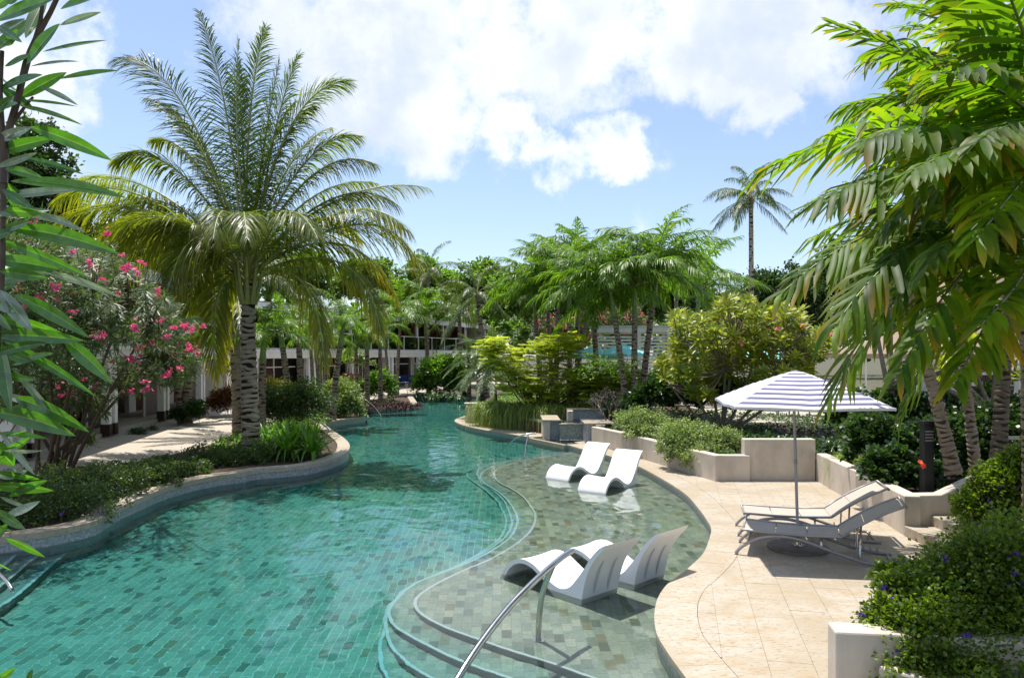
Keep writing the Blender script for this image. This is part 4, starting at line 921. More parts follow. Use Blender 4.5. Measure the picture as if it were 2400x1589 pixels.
def frond_mb(P, npair, LL, LW, rr, nseg=3, tipamt=.4, prof=BLADE, fold=0., base_tint=None, **kw):
    pos, d, up, ll, lw, dp, s = leaflets(P, npair, LL, LW, **kw); mb = MB()
    rnd = np.clip(rng.normal(.45 if base_tint is None else base_tint, .22, len(pos)), 0, 1)
    V, F, T = strips(pos, d, up, ll, lw, nseg, dp, prof, fold, rnd, tip=np.clip(tipamt * (s ** 1.2 + .25) * rng.uniform(.3, 1.3, len(pos)), 0, 1)); mb.add(V, F, T)
    return mb
def rachis(P, r0, r1, k=6):
    mb = MB(); mb.tube(P, np.linspace(r0, r1, len(P)) , k); return mb
def trunk_mb(P, r0, r1, ring=.16, flare=1.35, k=12, rough=.012, dark=.9):
    P = np.array([tuple(p) for p in P], float); Ls = np.r_[0, np.cumsum(np.linalg.norm(np.diff(P, axis=0), axis=1))]
    nr = max(3, int(Ls[-1] / ring)); pts = []; rad = []; T = []
    for i in range(nr):
        for q, (dz, rr, dk) in enumerate(((0, 0, dark), (.28, rough * .4, dark), (.36, rough * 1.3, .05), (.84, rough * 1.5, 0), (.92, rough * .2, dark * .9))):
            s = (i + dz) / nr; l = s * Ls[-1]; pts.append([np.interp(l, Ls, P[:, a]) for a in range(3)])
            fl = 1 + (flare - 1) * math.exp(-l / .35); rad.append((r0 + (r1 - r0) * s) * fl + rr + random.uniform(-.004, .004)); T.append((.5, dk * random.uniform(.5, 1), .5))
    mb = MB(); mb.tube(pts, rad, k, T=np.array(T)); V = mb.V[0].reshape(-1, k, 3); a = np.arange(k) * 2 * np.pi / k; nn = len(V) // 5
    ph = np.repeat(rng.uniform(0, 6.28, nn), 5); am = np.repeat(rng.uniform(.1, .34, nn) * Ls[-1] / nr, 5); sh = np.repeat(rng.normal(0, .10, nn) * Ls[-1] / nr, 5)
    V[:, :, 2] += am[:, None] * np.sin(a[None] + ph[:, None]) + .4 * am[:, None] * np.sin(3 * a[None] + 2 * ph[:, None]) + sh[:, None]
    mb.T[0] = (mb.T[0].reshape(-1, k, 3) * np.stack([np.ones((len(V), k)), np.clip(.75 + .5 * np.sin(a[None] * 2 + ph[:, None] * 3), .3, 1), np.ones((len(V), k))], -1)).reshape(-1, 3); return mb
def child(name, mb, matn, parent, smooth=False): return mb.build(name, M[matn], parent, smooth)

# ---------------------------------------------------------------- the big coconut palm
def bigcoco():
    base = Vector((-7.30, 21.0, .05)); e = empty('coconut_palm', base, 'large coconut palm with a black-ringed trunk and wide crown on the left bank', 'palm tree')
    loc = lambda px, py, Y: np.array(tuple(pd(px, py, Y) - base))
    YT = 21.0; top = loc(583, 700, YT)
    tp = [np.array((0, 0, -.1)), loc(586, 950, YT), loc(583, 850, YT), loc(581, 770, YT), loc(583, 715, YT), loc(584, 655, YT)]
    tp = crom(tp, .1); child('trunk', trunk_mb(tp, .235, .165, .15, 1.35, 18, .022, 1.0), 'cocotrunk', e, True)
    # leaf sheaths hugging the top of the trunk
    heart = loc(584, 640, YT)
    spec = [  # tip px, tip py, dY of the tip, control px, py, dY, leaflet length, tip yellowness (sunlit glow put into the colour)
        (468, 28, .8, 550, 250, .2, .85, .1), (622, 66, -.6, 570, 230, -.2, .8, .1), (560, 150, 1.5, 566, 330, .6, .8, .1), (560, 95, -.3, 540, 330, -.4, .8, .05), (270, 140, .6, 430, 100, .2, .95, .15),
        (400, 250, 2.5, 475, 330, 1.0, .85, .2), (815, 192, .2, 665, 190, 0, 1.0, .1), (775, 300, 2.2, 670, 330, 1.0, .85, .15), (880, 385, -.3, 740, 320, 0, 1.0, .35), (1000, 440, .9, 800, 400, .4, 1.0, .4),
        (880, 430, 2.4, 720, 400, 1.2, .9, .35), (985, 630, -1.2, 900, 420, -.6, 1.15, .75), (890, 770, -.8, 850, 520, -.5, 1.1, .75), (760, 850, -1.9, 740, 560, -1.2, 1.1, .75), 
        (270, 380, -.2, 400, 300, 0, 1.0, .2), (135, 470, .6, 330, 360, .3, 1.2, .3), (140, 520, -.8, 330, 410, -.4, 1.2, .35), (190, 610, -1.2, 360, 430, -.6, 1.2, .4), (250, 640, 1.3, 380, 500, .9, 1.1, .5),
        (385, 720, -1.6, 440, 430, -1.0, 1.15, .4), (440, 760, 1.2, 450, 560, .6, 1.0, .75), (505, 890, .6, 480, 590, .3, 1.0, .8), (580, 560, -3.6, 560, 400, -1.7, .95, .3), (500, 560, -3.2, 520, 400, -1.4, 1.0, .3), (745, 560, -3.0, 670, 400, -1.4, 1.0, .3),
        (160, 430, 2.4, 370, 360, 1.4, 1.1, .3), (840, 560, 2.6, 740, 430, 1.3, 1.0, .5), (330, 560, 2.6, 430, 440, 1.2, 1.1, .4)]
    spec += [(930, 700, .8, 830, 470, .4, 1.1, .8), (955, 540, -1.8, 830, 400, -.9, 1.1, .55), (230, 560, -2.0, 400, 420, -1.2, 1.15, .4),
             (215, 500, 1.5, 390, 390, .9, 1.1, .35), (690, 240, .8, 625, 300, .3, .95, .1), (345, 230, .0, 470, 260, 0, .95, .1), (655, 140, .6, 615, 330, .2, .85, .05), (700, 130, .2, 630, 290, .1, .9, .05), (360, 330, 1.0, 450, 300, .5, .95, .2), (735, 250, .6, 650, 280, .3, .95, .1), (840, 320, .5, 710, 300, .3, 1.0, .2), (930, 480, .3, 790, 380, .1, 1.05, .4), ]
    for i, (tx, ty, dy, cx, cyy, cdy, ll, yel) in enumerate(spec):
        a = heart + np.array((rng.normal(0, .08), rng.normal(0, .08), rng.uniform(-.35, .15) if ty > 400 else rng.uniform(0, .4)))
        P = bez(a, loc(cx, cyy, YT + cdy), loc(tx, ty, YT + dy), 40); upr = ty < 200
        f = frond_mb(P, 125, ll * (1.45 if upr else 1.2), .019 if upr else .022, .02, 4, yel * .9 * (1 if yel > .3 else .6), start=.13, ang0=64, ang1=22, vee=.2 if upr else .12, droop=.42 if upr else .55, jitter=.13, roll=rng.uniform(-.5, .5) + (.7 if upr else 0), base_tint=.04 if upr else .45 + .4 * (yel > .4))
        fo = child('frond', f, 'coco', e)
        child('stalk', rachis(P, .042, .008), 'petiole', fo, True)
    for k in range(9):                       # pale broad stalk bases round the crown
        a = k * .7; r = .16; p0 = top + np.array((r * math.cos(a), r * math.sin(a), -.15)); p1 = heart + np.array((.42 * math.cos(a), .42 * math.sin(a), .5))
        m = MB(); m.tube(bez(p0, p0 + np.array((.12 * math.cos(a), .12 * math.sin(a), .3)), p1, 8), np.linspace(.085, .03, 8), 8); child('leaf_base', m, 'petiole', e, True)
bigcoco()
# ---------------------------------------------------------------- generic palms from shared fronds
LIB = {}
def frondlib(kind):
    if kind in LIB: return LIB[kind]
    out = []
    for e, nvar in ((82, 2), (62, 2), (40, 2), (18, 2), (-6, 2), (-28, 1)):
        for v in range(nvar):
            el = R(e + rng.uniform(-5, 5))
            if kind == 'xmas':
                Lf = 2.5; c = np.array((math.cos(el) * Lf * .52, rng.uniform(-.08, .08), math.sin(el) * Lf * .62 + .18)); t = np.array((math.cos(el * .55) * Lf * .95, rng.uniform(-.2, .2), math.sin(el) * Lf * .75 - .75 * math.cos(el) * Lf * .55))
                P = bez((0, 0, 0), c, t, 26); m = frond_mb(P, 48, .72, .032, .02, 3, .18, start=.10, ang0=62, ang1=20, vee=.42, droop=.55, jitter=.2, roll=rng.uniform(-.3, .3)); st = ('xmas', .022)
            elif kind == 'coco':
                Lf = 4.2; c = np.array((math.cos(el) * Lf * .5, 0, math.sin(el) * Lf * .6 + .3)); t = np.array((math.cos(el * .6) * Lf * .9, rng.uniform(-.4, .4), math.sin(el) * Lf * .75 - .8 * math.cos(el) * Lf * .5))
                P = bez((0, 0, 0), c, t, 26); m = frond_mb(P, 60, .85, .026, .02, 3, .4, start=.14, ang0=62, ang1=20, vee=.15, droop=.75, jitter=.14, roll=rng.uniform(-.3, .3)); st = ('coco', .03)
            else:
                Lf = 1.75; c = np.array((math.cos(el) * Lf * .5, 0, math.sin(el) * Lf * .6 + .1)); t = np.array((math.cos(el * .6) * Lf * .9, rng.uniform(-.1, .1), math.sin(el) * Lf * .7 - .7 * math.cos(el) * Lf * .55))
                P = bez((0, 0, 0), c, t, 22); m = frond_mb(P, 62, .32, .014, .02, 2, .25, start=.08, ang0=68, ang1=25, vee=.3, droop=.25, jitter=.16); st = ('pygmy', .012)
            mn = {'xmas': 'xmas', 'coco': 'cocofar', 'pygmy': 'pygmy'}[kind]
            me = m.me('frond', M[mn]); sm = rachis(P, st[1], .005, 5).me('stalk', M['petiole' if kind == 'coco' else 'petiole2'], True); out.append((e, me, sm))
    LIB[kind] = out; return out
def palm(px, py, z, cpx, cpy, kind, label, nf=15, sc=1.0, r0=.13, group=None, shaft=True, trunkm='palmtrunk', seed=0, Y=None, matover=None, stalks=True, bend=0.):
    rs = random.Random(seed * 7 + 3)
    base = at(px, py, z) if Y is None else Vector((pd(px, py, Y).x, Y, z)); topw = pd(cpx, cpy, base.y + rs.uniform(-.3, .3)); e = empty('palm_tree' if kind != 'coco' else 'coconut_palm', base, label, 'palm tree', group)
    top = np.array(tuple(topw - base)); mid = top * .5 + np.array((bend - top[0] * .18, 0, 0)); P = bez((0, 0, -.1), mid, top, 24)
    cs = .17 if (kind == 'xmas' and shaft) else 0; nT = int(24 * (1 - cs)); child('trunk', trunk_mb(P[:nT], r0, r0 * .72, .13 if kind != 'coco' else .2, 1.4, 10, .008), trunkm, e, True)
    if cs: m = MB(); PP = P[nT - 1:]; m.tube(PP, np.linspace(r0 * .86, r0 * .42, len(PP)), 10); child('crownshaft', m, 'shaft', e, True)
    lib = frondlib(kind); off = rs.uniform(0, 6.28)
    els = {'xmas': (82, 62, 62, 40, 40, 40, 18, 18, 18, 40, 62, -6, 40, 18, 62, 82), 'coco': (82, 62, 62, 40, 40, 18, 18, 18, -6, -6, -6, -28, -28, 40, 18, -6), 'pygmy': (82, 62, 62, 40, 40, 18, 18, 18, -6, -6, -6, -28, -28, -28, 40, 18, -6, -28, 62, 18)}[kind]
    for i in range(nf):
        c = [x for x in lib if x[0] == els[i % len(els)]]; _, me, sm = rs.choice(c)
        f = link('frond', me, e); a = off + i * 2.3999 + rs.uniform(-.2, .2); s = sc * rs.uniform(.86, 1.1)
        f.matrix_local = Matrix.Translation(Vector(top) + Vector((0, 0, rs.uniform(-.12, .05)))) @ Matrix.Rotation(a, 4, 'Z') @ Matrix.Rotation(rs.uniform(-.12, .12), 4, 'Y') @ Matrix.Scale(s, 4)
        if stalks: link('stalk', sm, f)
    return e
# the grove of green-shafted palms on the island
grove = [  # trunk foot px, py, z, crown px, py, label
    (1402, 950, .40, 1388, 690, 'palm whose shaft leans left in front of the cabana corner', 1.0, .13), (1486, 965, .44, 1488, 668, 'straight ringed palm crossing the cabana slats', 1.05, .13), (1500, 965, .44, 1542, 640, 'palm leaning right across the cabana from a shared foot', 1.1, .13),
    (1470, 965, .44, 1430, 680, 'palm leaning left from the shared foot by the bare shrub', 1.05, .125), (1335, 900, .4, 1334, 660, 'slim palm rising in the middle of the island grove', 1.0, .12), (1302, 900, .4, 1310, 655, 'dark-trunked palm left of the slim middle one in the grove', 1.0, .12),
    (1352, 890, .4, 1356, 622, 'tallest pale shafted palm behind the yellow shrub', 1.1, .12), (1268, 880, .4, 1250, 690, 'leftmost grove palm leaning over the date palm', 1.0, .12), (1295, 880, .4, 1278, 650, 'second grove palm from the left with arching fronds', 1.05, .12), (1345, 880, .4, 1400, 640, 'rear grove palm behind the turquoise parasol', 1.1, .12)]
for i, (a, b, z, c, d, lab, s, r) in enumerate(grove): palm(a, b, z, c, d, 'xmas', lab, 23, s * 1.05, r, 'green-shafted palms on the island', seed=i + 11, Y=(30, 27.5, 27.8, 27.3, 33, 33, 36, 35, 38, 38)[i])
# coconut palms and other palms behind
palm(1762, 800, .3, 1760, 465, 'coco', 'tall slender coconut palm standing alone against the sky', 26, .74, .17, None, Y=46, seed=3, trunkm='cocotrunk')
palm(1725, 820, .3, 1727, 690, 'coco', 'lower bushy coconut palm beneath the tall slender one', 14, .62, .15, None, Y=48, seed=5, trunkm='cocotrunk')
palm(1000, 800, 0, 1005, 640, 'coco', 'far coconut palm with upright fronds above the hotel roof', 13, .85, .18, None, Y=62, seed=8)
palm(1140, 860, .3, 1118, 690, 'coco', 'grey-green coconut palm left of the island grove', 15, .75, .18, None, Y=46, seed=9)
palm(1085, 860, 0, 1075, 735, 'coco', 'drooping coconut palm over the pool end', 14, .7, .18, None, Y=52, seed=10)
palm(1620, 860, .4, 1640, 680, 'xmas', 'dark green palm between the grove and the frangipani', 15, 1.3, .15, None, Y=36, seed=21)
palm(1585, 830, .4, 1585, 640, 'xmas', 'rear palm over the right end of the cabana roof', 15, 1.3, .14, None, Y=40, seed=22)
# palms between the pool and the hotel
left = [(612, 990, 617, 800, .15, 'xmas', 'thin pinkish palm trunk just right of the big coconut trunk', 9), (682, 940, 655, 770, .16, 'xmas', 'palm trunk leaning left in front of the near white columns', 12), (708, 935, 697, 760, .17, 'xmas', 'thick grey palm between white columns under drooping yellow fronds', 12),
    (735, 925, 727, 800, .11, 'xmas', 'slim dark palm behind the drooping yellow fronds', 10), (752, 940, 738, 800, .13, 'xmas', 'pale short palm leaning left behind the blue-green shrub', 10), (765, 920, 764, 760, .13, 'xmas', 'black-trunked palm behind the leaning grey one', 12),
    (777, 985, 806, 760, .15, 'xmas', 'grey palm leaning right with a green shaft beside the pool bend', 14), (836, 900, 833, 770, .13, 'xmas', 'banded white palm behind the blue-green bushes', 12), (860, 930, 860, 790, .16, 'xmas', 'pale-topped ringed palm rising from the purple grass', 13),
    (892, 930, 890, 780, .13, 'xmas', 'dark ringed palm right of the pale-topped one in purple grass', 12), (913, 905, 898, 770, .11, 'xmas', 'slim curved palm before the far white post', 10), (930, 905, 940, 730, .13, 'xmas', 'tall palm with feathery crown over the glass balcony', 15),
    (1005, 880, 995, 745, .15, 'xmas', 'dark palm at the left of the green shrub by the pool end', 15)]
for i, (a, b, c, d, r, k, lab, nf) in enumerate(left): palm(a, b, .05, c, d, k, lab, nf, (.8, .8, .8, .7, .8, .85, .85, .8, .9, .85, .9, 1.35, 1.5)[i], r, 'palms in front of the hotel', Y=(26, 33, 36, 40, 37, 41, 31.5, 44, 42, 43, 52, 52, 55)[i], seed=i + 31)
# second old palm right behind the coconut palm and the twin palm by the path
e = empty('coconut_palm', (-9.85, 27.0, 0), 'second coconut trunk hugging the large palm from behind', 'palm tree')
P = bez((0, 0, -.1), (-.15, .1, 3), (-.25, 0, 5.2), 20); child('trunk', trunk_mb(P, .19, .14, .16, 1.3, 14, .018, .6), 'cocotrunk', e, True)
lib = frondlib('coco')
for i in range(14):
    c = [x for x in lib if x[0] in (62, 40, 18, -6)]; _, me, sm = random.choice(c); f = link('frond', me, e); f.matrix_local = Matrix.Translation((-.25, 0, 5.2)) @ Matrix.Rotation(i * 2.4, 4, 'Z'); link('stalk', sm, f)
palm(437, 992, .02, 440, 800, 'xmas', 'right trunk of the twin palm beside the hotel path', 11, .9, .20, 'twin palm by the path', seed=51, shaft=False)
palm(426, 992, .02, 405, 830, 'xmas', 'left slimmer trunk of the twin palm beside the hotel path', 9, .85, .14, 'twin palm by the path', seed=52, shaft=False)
palm(180, 1010, .02, 178, 860, 'xmas', 'thick ringed palm behind the oleander at the far left', 12, .9, .20, seed=53, shaft=False)
# date palm by the water
palm(1160, 965, .38, 1152, 850, 'pygmy', 'silvery dwarf date palm arching over the island wall', 34, 1.25, .14, Y=33, seed=61, trunkm='darktrunk')
palm(1135, 965, .38, 1118, 870, 'pygmy', 'smaller yellowing dwarf date palm at the island tip', 22, .85, .11, Y=34, seed=62, trunkm='darktrunk')
palm(1100, 900, .1, 1098, 830, 'pygmy', 'pale dwarf date palm behind the island tip', 22, 1.1, .12, Y=44, seed=63, trunkm='darktrunk')

# ---------------------------------------------------------------- broad-leaved palms close on the right
def bigpalm(base, trunkpts, r, fronds, label, name='palm_tree', tk='palmtrunk', subs=0, sc=1.0):
    e = empty(name, base, label, 'palm tree', 'broad-leaved palms on the right'); base = np.array(base)
    if trunkpts:
        P = np.array(crom([np.array(tuple(p)) - base for p in trunkpts], .12)); n = len(P); nt_ = int(n * .80)
        child('trunk', trunk_mb(P[:nt_], r, r * .8, .085, 1.3, 14, .007, .75), tk, e, True); m = MB(); q = P[nt_ - 1:]; m.tube(q, np.linspace(r * .98, r * .5, len(q)), 12); child('crownshaft', m, 'shaft', e, True)
    left_ = subs
    for (b, c, t, ll, lw, np_, droop) in fronds:
        A, B, C = (np.array(tuple(pd(*q))) - base for q in (b, c, t)); P = bez(A, B, C, 30)
        yel = .25
        pos, d, up, l_, w_, dp, s = leaflets(P, int(np_ * .95), ll * (1.18 if B[1] + base[1] < 9.4 else 1), lw * (1.3 if B[1] + base[1] < 9.4 else 1), start=.10, ang0=70, ang1=28, vee=.16, droop=droop * .75, jitter=.07, roll=rng.uniform(-.25, .25), lenp=lambda s: .62 + .38 * np.sin(np.pi * np.clip(s * 1.1, 0, 1)))
        stk = child('frond', rachis(P, .020, .006, 7), 'petiole2', e, True)
        rnd = np.clip(rng.normal(.45, .25, len(pos)), 0, 1); tipv = np.where(rng.random(len(pos)) < .25, rng.uniform(.3, .9, len(pos)), rng.uniform(0, .2, len(pos)))
        BL = lambda t: np.maximum(.10, 1.3 * (t + .04) ** .42 * np.maximum(1 - t * .98, 0) ** .42) * (.08 if t > .999 else 1)
        if left_ >= len(pos):
            left_ -= len(pos)
            for k in range(len(pos)):
                m = MB(); V, F, T = strips(pos[k:k+1] * 0, d[k], up[k], l_[k], w_[k], 5, dp[k], BL, .28, rnd[k:k+1], tipv[k:k+1], wave=.5); m.add(V, F, T); o = child('leaflet', m, 'bigpalm', stk, True); o.location = pos[k]
        else:
            V, F, T = strips(pos, d, up, l_, w_, 5, dp, BL, .28, rnd, tipv, wave=.5); m = MB(); m.add(V, F, T); tag(child('leaflets', m, 'bigpalm', stk, True), kind='stuff')
    return e
YA = 6.6
bigpalm((5.6, YA + .3, .2), [(5.6, YA + .3, .2), (5.5, YA + .3, 2.5), (5.25, YA + .2, 3.9), (5.05, YA + .1, 4.7)], .12, [
    ((2470, 330, YA), (2150, 210, YA - .1), (1790, 400, YA - .1), .66, .036, 36, .5), ((2470, 330, YA), (2200, 130, YA + .3), (1960, 60, YA + .4), .62, .034, 34, .45), ((2470, 340, YA), (2220, 330, YA - .5), (1925, 470, YA - .8), .66, .036, 34, .6),
    ((2470, 340, YA), (2250, 180, YA + .6), (1985, 250, YA + 1.0), .62, .036, 34, .6), ((2470, 350, YA), (2330, 300, YA - 1.0), (2140, 400, YA - 1.7), .56, .034, 32, .6), ((2470, 340, YA), (2330, 90, YA), (2180, -60, YA + .1), .6, .034, 34, .45), ((2480, 330, YA), (2400, 60, YA - .4), (2320, -120, YA - .8), .6, .034, 32, .4),
    ((2480, 350, YA), (2260, 260, YA - .7), (2040, 330, YA - 1.3), .62, .042, 36, .6), ((2480, 350, YA + .8), (2250, 240, YA + 1.4), (1960, 330, YA + 1.8), .66, .038, 36, .6), ((2480, 340, YA + .6), (2300, 120, YA + 1.2), (2060, 120, YA + 1.7), .66, .038, 36, .6),
    ((2480, 340, YA + .4), (2380, 200, YA + 1.3), (2210, 260, YA + 2), .66, .038, 36, .6), ((2480, 340, YA), (2360, 180, YA - .6), (2200, 170, YA - 1.1), .6, .04, 34, .6), ((2500, 340, YA), (2420, 240, YA - 1.0), (2300, 330, YA - 1.6), .55, .038, 32, .6), ((2490, 330, YA + .5), (2440, 60, YA + .8), (2250, -20, YA + 1.4), .66, .038, 34, .6),
    ((2470, 350, YA + .5), (2290, 330, YA + .6), (2090, 520, YA + .6), .66, .04, 36, .6), ((2470, 350, YA), (2320, 230, YA + .5), (2110, 190, YA + .9), .6, .034, 34, .6), ((2470, 350, YA), (2420, 380, YA - .9), (2290, 560, YA - 1.6), .55, .034, 30, .6), ((2470, 330, YA), (2320, 10, YA + .8), (2090, 10, YA + 1.5), .62, .034, 34, .5)],
    'nearest broad-leaved palm filling the upper right corner with bright backlit fronds', subs=216)
YB = 8.2
bigpalm((6.7, YB + .2, .2), [(6.7, YB + .2, .2), (6.5, YB + .2, 2.0), (5.95, YB + .1, 3.3), (5.45, YB, 4.0)], .10, [
    ((2375, 575, YB), (2100, 430, YB - .2), (1830, 690, YB - .4), .70, .038, 34, .6), ((2375, 575, YB), (2180, 440, YB - .8), (1960, 760, YB - 1.3), .70, .040, 32, .7), ((2380, 580, YB), (2130, 560, YB - .6), (1950, 930, YB - .8), .70, .040, 34, .5),
    ((2380, 590, YB), (2260, 560, YB - 1.2), (2110, 870, YB - 1.8), .58, .038, 32, .6), ((2385, 590, YB), (2360, 660, YB - 1.2), (2240, 900, YB - 2.0), .52, .036, 30, .6), ((2380, 570, YB), (2240, 330, YB + .4), (2050, 420, YB + 1.0), .66, .036, 34, .6), ((2385, 570, YB), (2380, 350, YB), (2330, 240, YB - .1), .6, .034, 30, .5),
    ((2375, 575, YB), (2200, 400, YB + .9), (1900, 560, YB + 1.4), .72, .04, 36, .6), ((2375, 575, YB), (2230, 470, YB - .5), (2050, 640, YB - .9), .70, .042, 34, .6), ((2380, 575, YB + .3), (2280, 480, YB + 1.2), (2120, 640, YB + 2.0), .70, .04, 34, .6), ((2390, 580, YB), (2300, 470, YB - 1.3), (2180, 620, YB - 2.1), .56, .04, 32, .6),
    ((2380, 585, YB), (2250, 620, YB + .3), (2120, 960, YB + .5), .70, .04, 34, .4), ((2400, 580, YB), (2370, 470, YB - .9), (2300, 520, YB - 1.7), .56, .04, 32, .6), ((2400, 590, YB), (2440, 620, YB - 1.6), (2300, 760, YB - 2.6), .5, .034, 30, .6)],
    'second broad-leaved palm whose fronds droop over the striped umbrella', subs=200)
YD = 9.6
fr = []
for k in range(15):
    a = k * 2.4; el = (70, 45, 25, 5, -10)[k % 5]; dx, dy = math.cos(a), math.sin(a); Lp = 2.3 * 183
    fr.append(((2400, 300, YD), (2400 + dx * Lp * .5, 300 - math.sin(R(el)) * Lp * .6 - 60, YD + dy * 1.1), (2400 + dx * Lp * (.95 if el < 60 else .5), 300 - math.sin(R(el)) * Lp * .8 + 120, YD + dy * 2.1), .66, .036, 34, .6))
for b, c_, t in (((2400, 300), (2150, 120), (1930, 330)), ((2400, 300), (2200, 200), (1960, 480)), ((2400, 300), (2220, 330), (2010, 600)), ((2400, 310), (2280, 350), (2110, 560)), ((2400, 300), (2250, 60), (2020, 150)), ((2400, 300), (2320, 80), (2130, 60)), ((2400, 300), (2330, 260), (2190, 400)), ((2400, 310), (2370, 400), (2270, 600)), ((2400, 310), (2200, 420), (1985, 760))):
    fr.append(((*b, YD), (*c_, YD + .2), (*t, YD + rng.uniform(-.6, .6)), .80, .044, 36, .6))
bigpalm((6.7, YD, .2), [(6.7, YD, .2), (6.65, YD, 2.5), (6.6, YD, 4.2), (6.56, YD, 5.7)], .12, fr, 'darker broad-leaved palm crown behind the nearest one at the right edge')
YC = 12.2
def tp(*a): return [pd(x, y, YC) for x, y in a]
bigpalm(tuple(pd(2236, 1110, YC)), tp((2236, 1110), (2200, 960), (2163, 820), (2140, 700), (2134, 620), (2132, 560)), .098, [((2132, 560, YC), (2020, 360, YC), (1870, 500, YC - .2), .62, .03, 34, .6), ((2132, 560, YC), (2060, 470, YC - .8), (1960, 660, YC - 1.3), .6, .03, 32, .6),
    ((2132, 560, YC), (2200, 380, YC + .3), (2330, 470, YC + .3), .6, .03, 32, .6), ((2132, 560, YC), (2120, 330, YC), (2060, 300, YC + .2), .6, .03, 32, .5), ((2132, 560, YC), (2080, 440, YC + 1), (1990, 480, YC + 1.8), .6, .03, 32, .6)], 'palm with a ringed trunk leaning left behind the dark hedge')
YC = 12.6
bigpalm(tuple(pd(2290, 1120, YC)), tp((2290, 1120), (2275, 1000), (2258, 850), (2243, 700), (2235, 600), (2232, 530)), .082, [((2232, 530, YC), (2160, 380, YC), (2030, 560, YC - .2), .6, .03, 32, .6), ((2232, 530, YC), (2260, 340, YC - .3), (2390, 400, YC - .5), .6, .03, 32, .6),
    ((2232, 530, YC), (2180, 400, YC + .8), (2080, 430, YC + 1.6), .6, .03, 32, .6), ((2232, 530, YC), (2300, 440, YC - 1), (2340, 600, YC - 1.6), .6, .03, 32, .6), ((2232, 530, YC), (2230, 330, YC), (2200, 260, YC), .6, .03, 32, .5)], 'straighter ringed palm trunk in the middle of the right-hand group')
YC = 11.4
bigpalm(tuple(pd(2340, 1000, YC)), tp((2340, 1090), (2350, 900), (2362, 760), (2372, 650), (2378, 560), (2384, 500)), .10, [((2384, 500, YC), (2300, 360, YC), (2180, 520, YC - .2), .6, .032, 32, .6), ((2384, 500, YC), (2330, 420, YC - 1), (2280, 600, YC - 1.7), .6, .032, 32, .6), ((2384, 500, YC), (2440, 330, YC), (2560, 480, YC), .6, .032, 30, .6), ((2384, 500, YC), (2370, 300, YC + .3), (2300, 230, YC + .5), .6, .03, 32, .5)],
    'dark ringed palm trunk at the right edge before the thatched roof', tk='darktrunk')
# ---------------------------------------------------------------- shrubs, hedges, flowers
def lobe_leaves(lobes, n, LL, LW, nseg=2, clump=24, spread=.19, inner=.3, up=.35, prof=OVAL, fold=0., droop=.15, shell=(.72, 1.14), tipamt=0., bottom=-.45):
    vol = np.array([r[0] * r[1] + r[0] * r[2] for _, r in lobes]) ** 1.0; vol = vol / vol.sum(); pos = []; dr = []; rn = []
    for (c, r), wgt in zip(lobes, vol):
        c = np.array(c, float); r = np.array(r, float); k = int(n * wgt); no = int(k * (1 - inner)); mcl = max(6, int(no / clump))
        u = nrmz(rng.normal(size=(mcl * 3, 3))); u = u[u[:, 2] > bottom][:mcl]; mcl = len(u); rad = rng.uniform(*shell, mcl) * (1 + .12 * np.sin(u[:, 0] * 7 + c[0]) * np.cos(u[:, 2] * 6))
        ci = rng.integers(0, mcl, no); cb = rng.uniform(.15, .85, mcl); g = rng.normal(0, 1, (no, 3)) * spread * np.minimum(r.min(), 1.0)
        p = c + u[ci] * rad[ci][:, None] * r + g; pos.append(p); dr.append(nrmz(u[ci] * .9 + rng.normal(0, .6, (no, 3)) + np.array([0, 0, up]))); rn.append(np.clip(cb[ci] + rng.normal(0, .15, no), 0, 1))
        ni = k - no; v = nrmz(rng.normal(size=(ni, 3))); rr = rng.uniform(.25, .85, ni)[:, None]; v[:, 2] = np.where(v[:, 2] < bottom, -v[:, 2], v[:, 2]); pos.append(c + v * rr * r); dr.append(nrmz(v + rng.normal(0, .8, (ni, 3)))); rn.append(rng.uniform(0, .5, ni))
    pos = np.concatenate(pos); dr = np.concatenate(dr); rn = np.concatenate(rn); n = len(pos)
    nr = nrmz(rng.normal(0, .6, (n, 3)) + np.array([0, -.1, 1.]))
    return strips(pos, dr, nr, LL * rng.uniform(.65, 1.25, n), LW * rng.uniform(.7, 1.2, n), nseg, droop, prof, fold, rn, tip=rng.uniform(0, 1, n) * tipamt)
def stems_mb(root, targets, r0=.03, r1=.008, k=6, sag=.15):
    m = MB()
    for t in targets:
        root_ = np.array(root) + rng.normal(0, .06, 3) * np.array([1, 1, 0]); t = np.array(t); mid = (root_ + t) / 2 + rng.normal(0, sag, 3) * np.array([1, 1, .4]); m.tube(bez(root_, mid, t, 8), np.linspace(r0, r1, 8), k)
    return m
def flower_me(matn, s=.05, n=9, seed=0):
    g = np.random.default_rng(seed); m = MB()
    for _ in range(n):
        c = g.normal(0, s * .9, 3); ax = nrmz(g.normal(size=3) + np.array([0, -.5, .6])); a = nrmz(np.cross(ax, [1, .3, .2])); b = np.cross(ax, a); ph = np.arange(5) * 2 * np.pi / 5
        d = np.cos(ph)[:, None] * a + np.sin(ph)[:, None] * b + ax * .35; V, F, T = strips(np.repeat(c[None], 5, 0), d, ax, s, s * .42, 2, .1, OVAL, rnd=g.random(5)); m.add(V, F, T)
    return m.me('flower', M[matn])
FL = {k: [flower_me(k, s, n, q) for q in range(4)] for k, s, n in (('pinkflower', .055, 9), ('palepink', .07, 9), ('redflower', .07, 2), ('violet', .018, 12))}
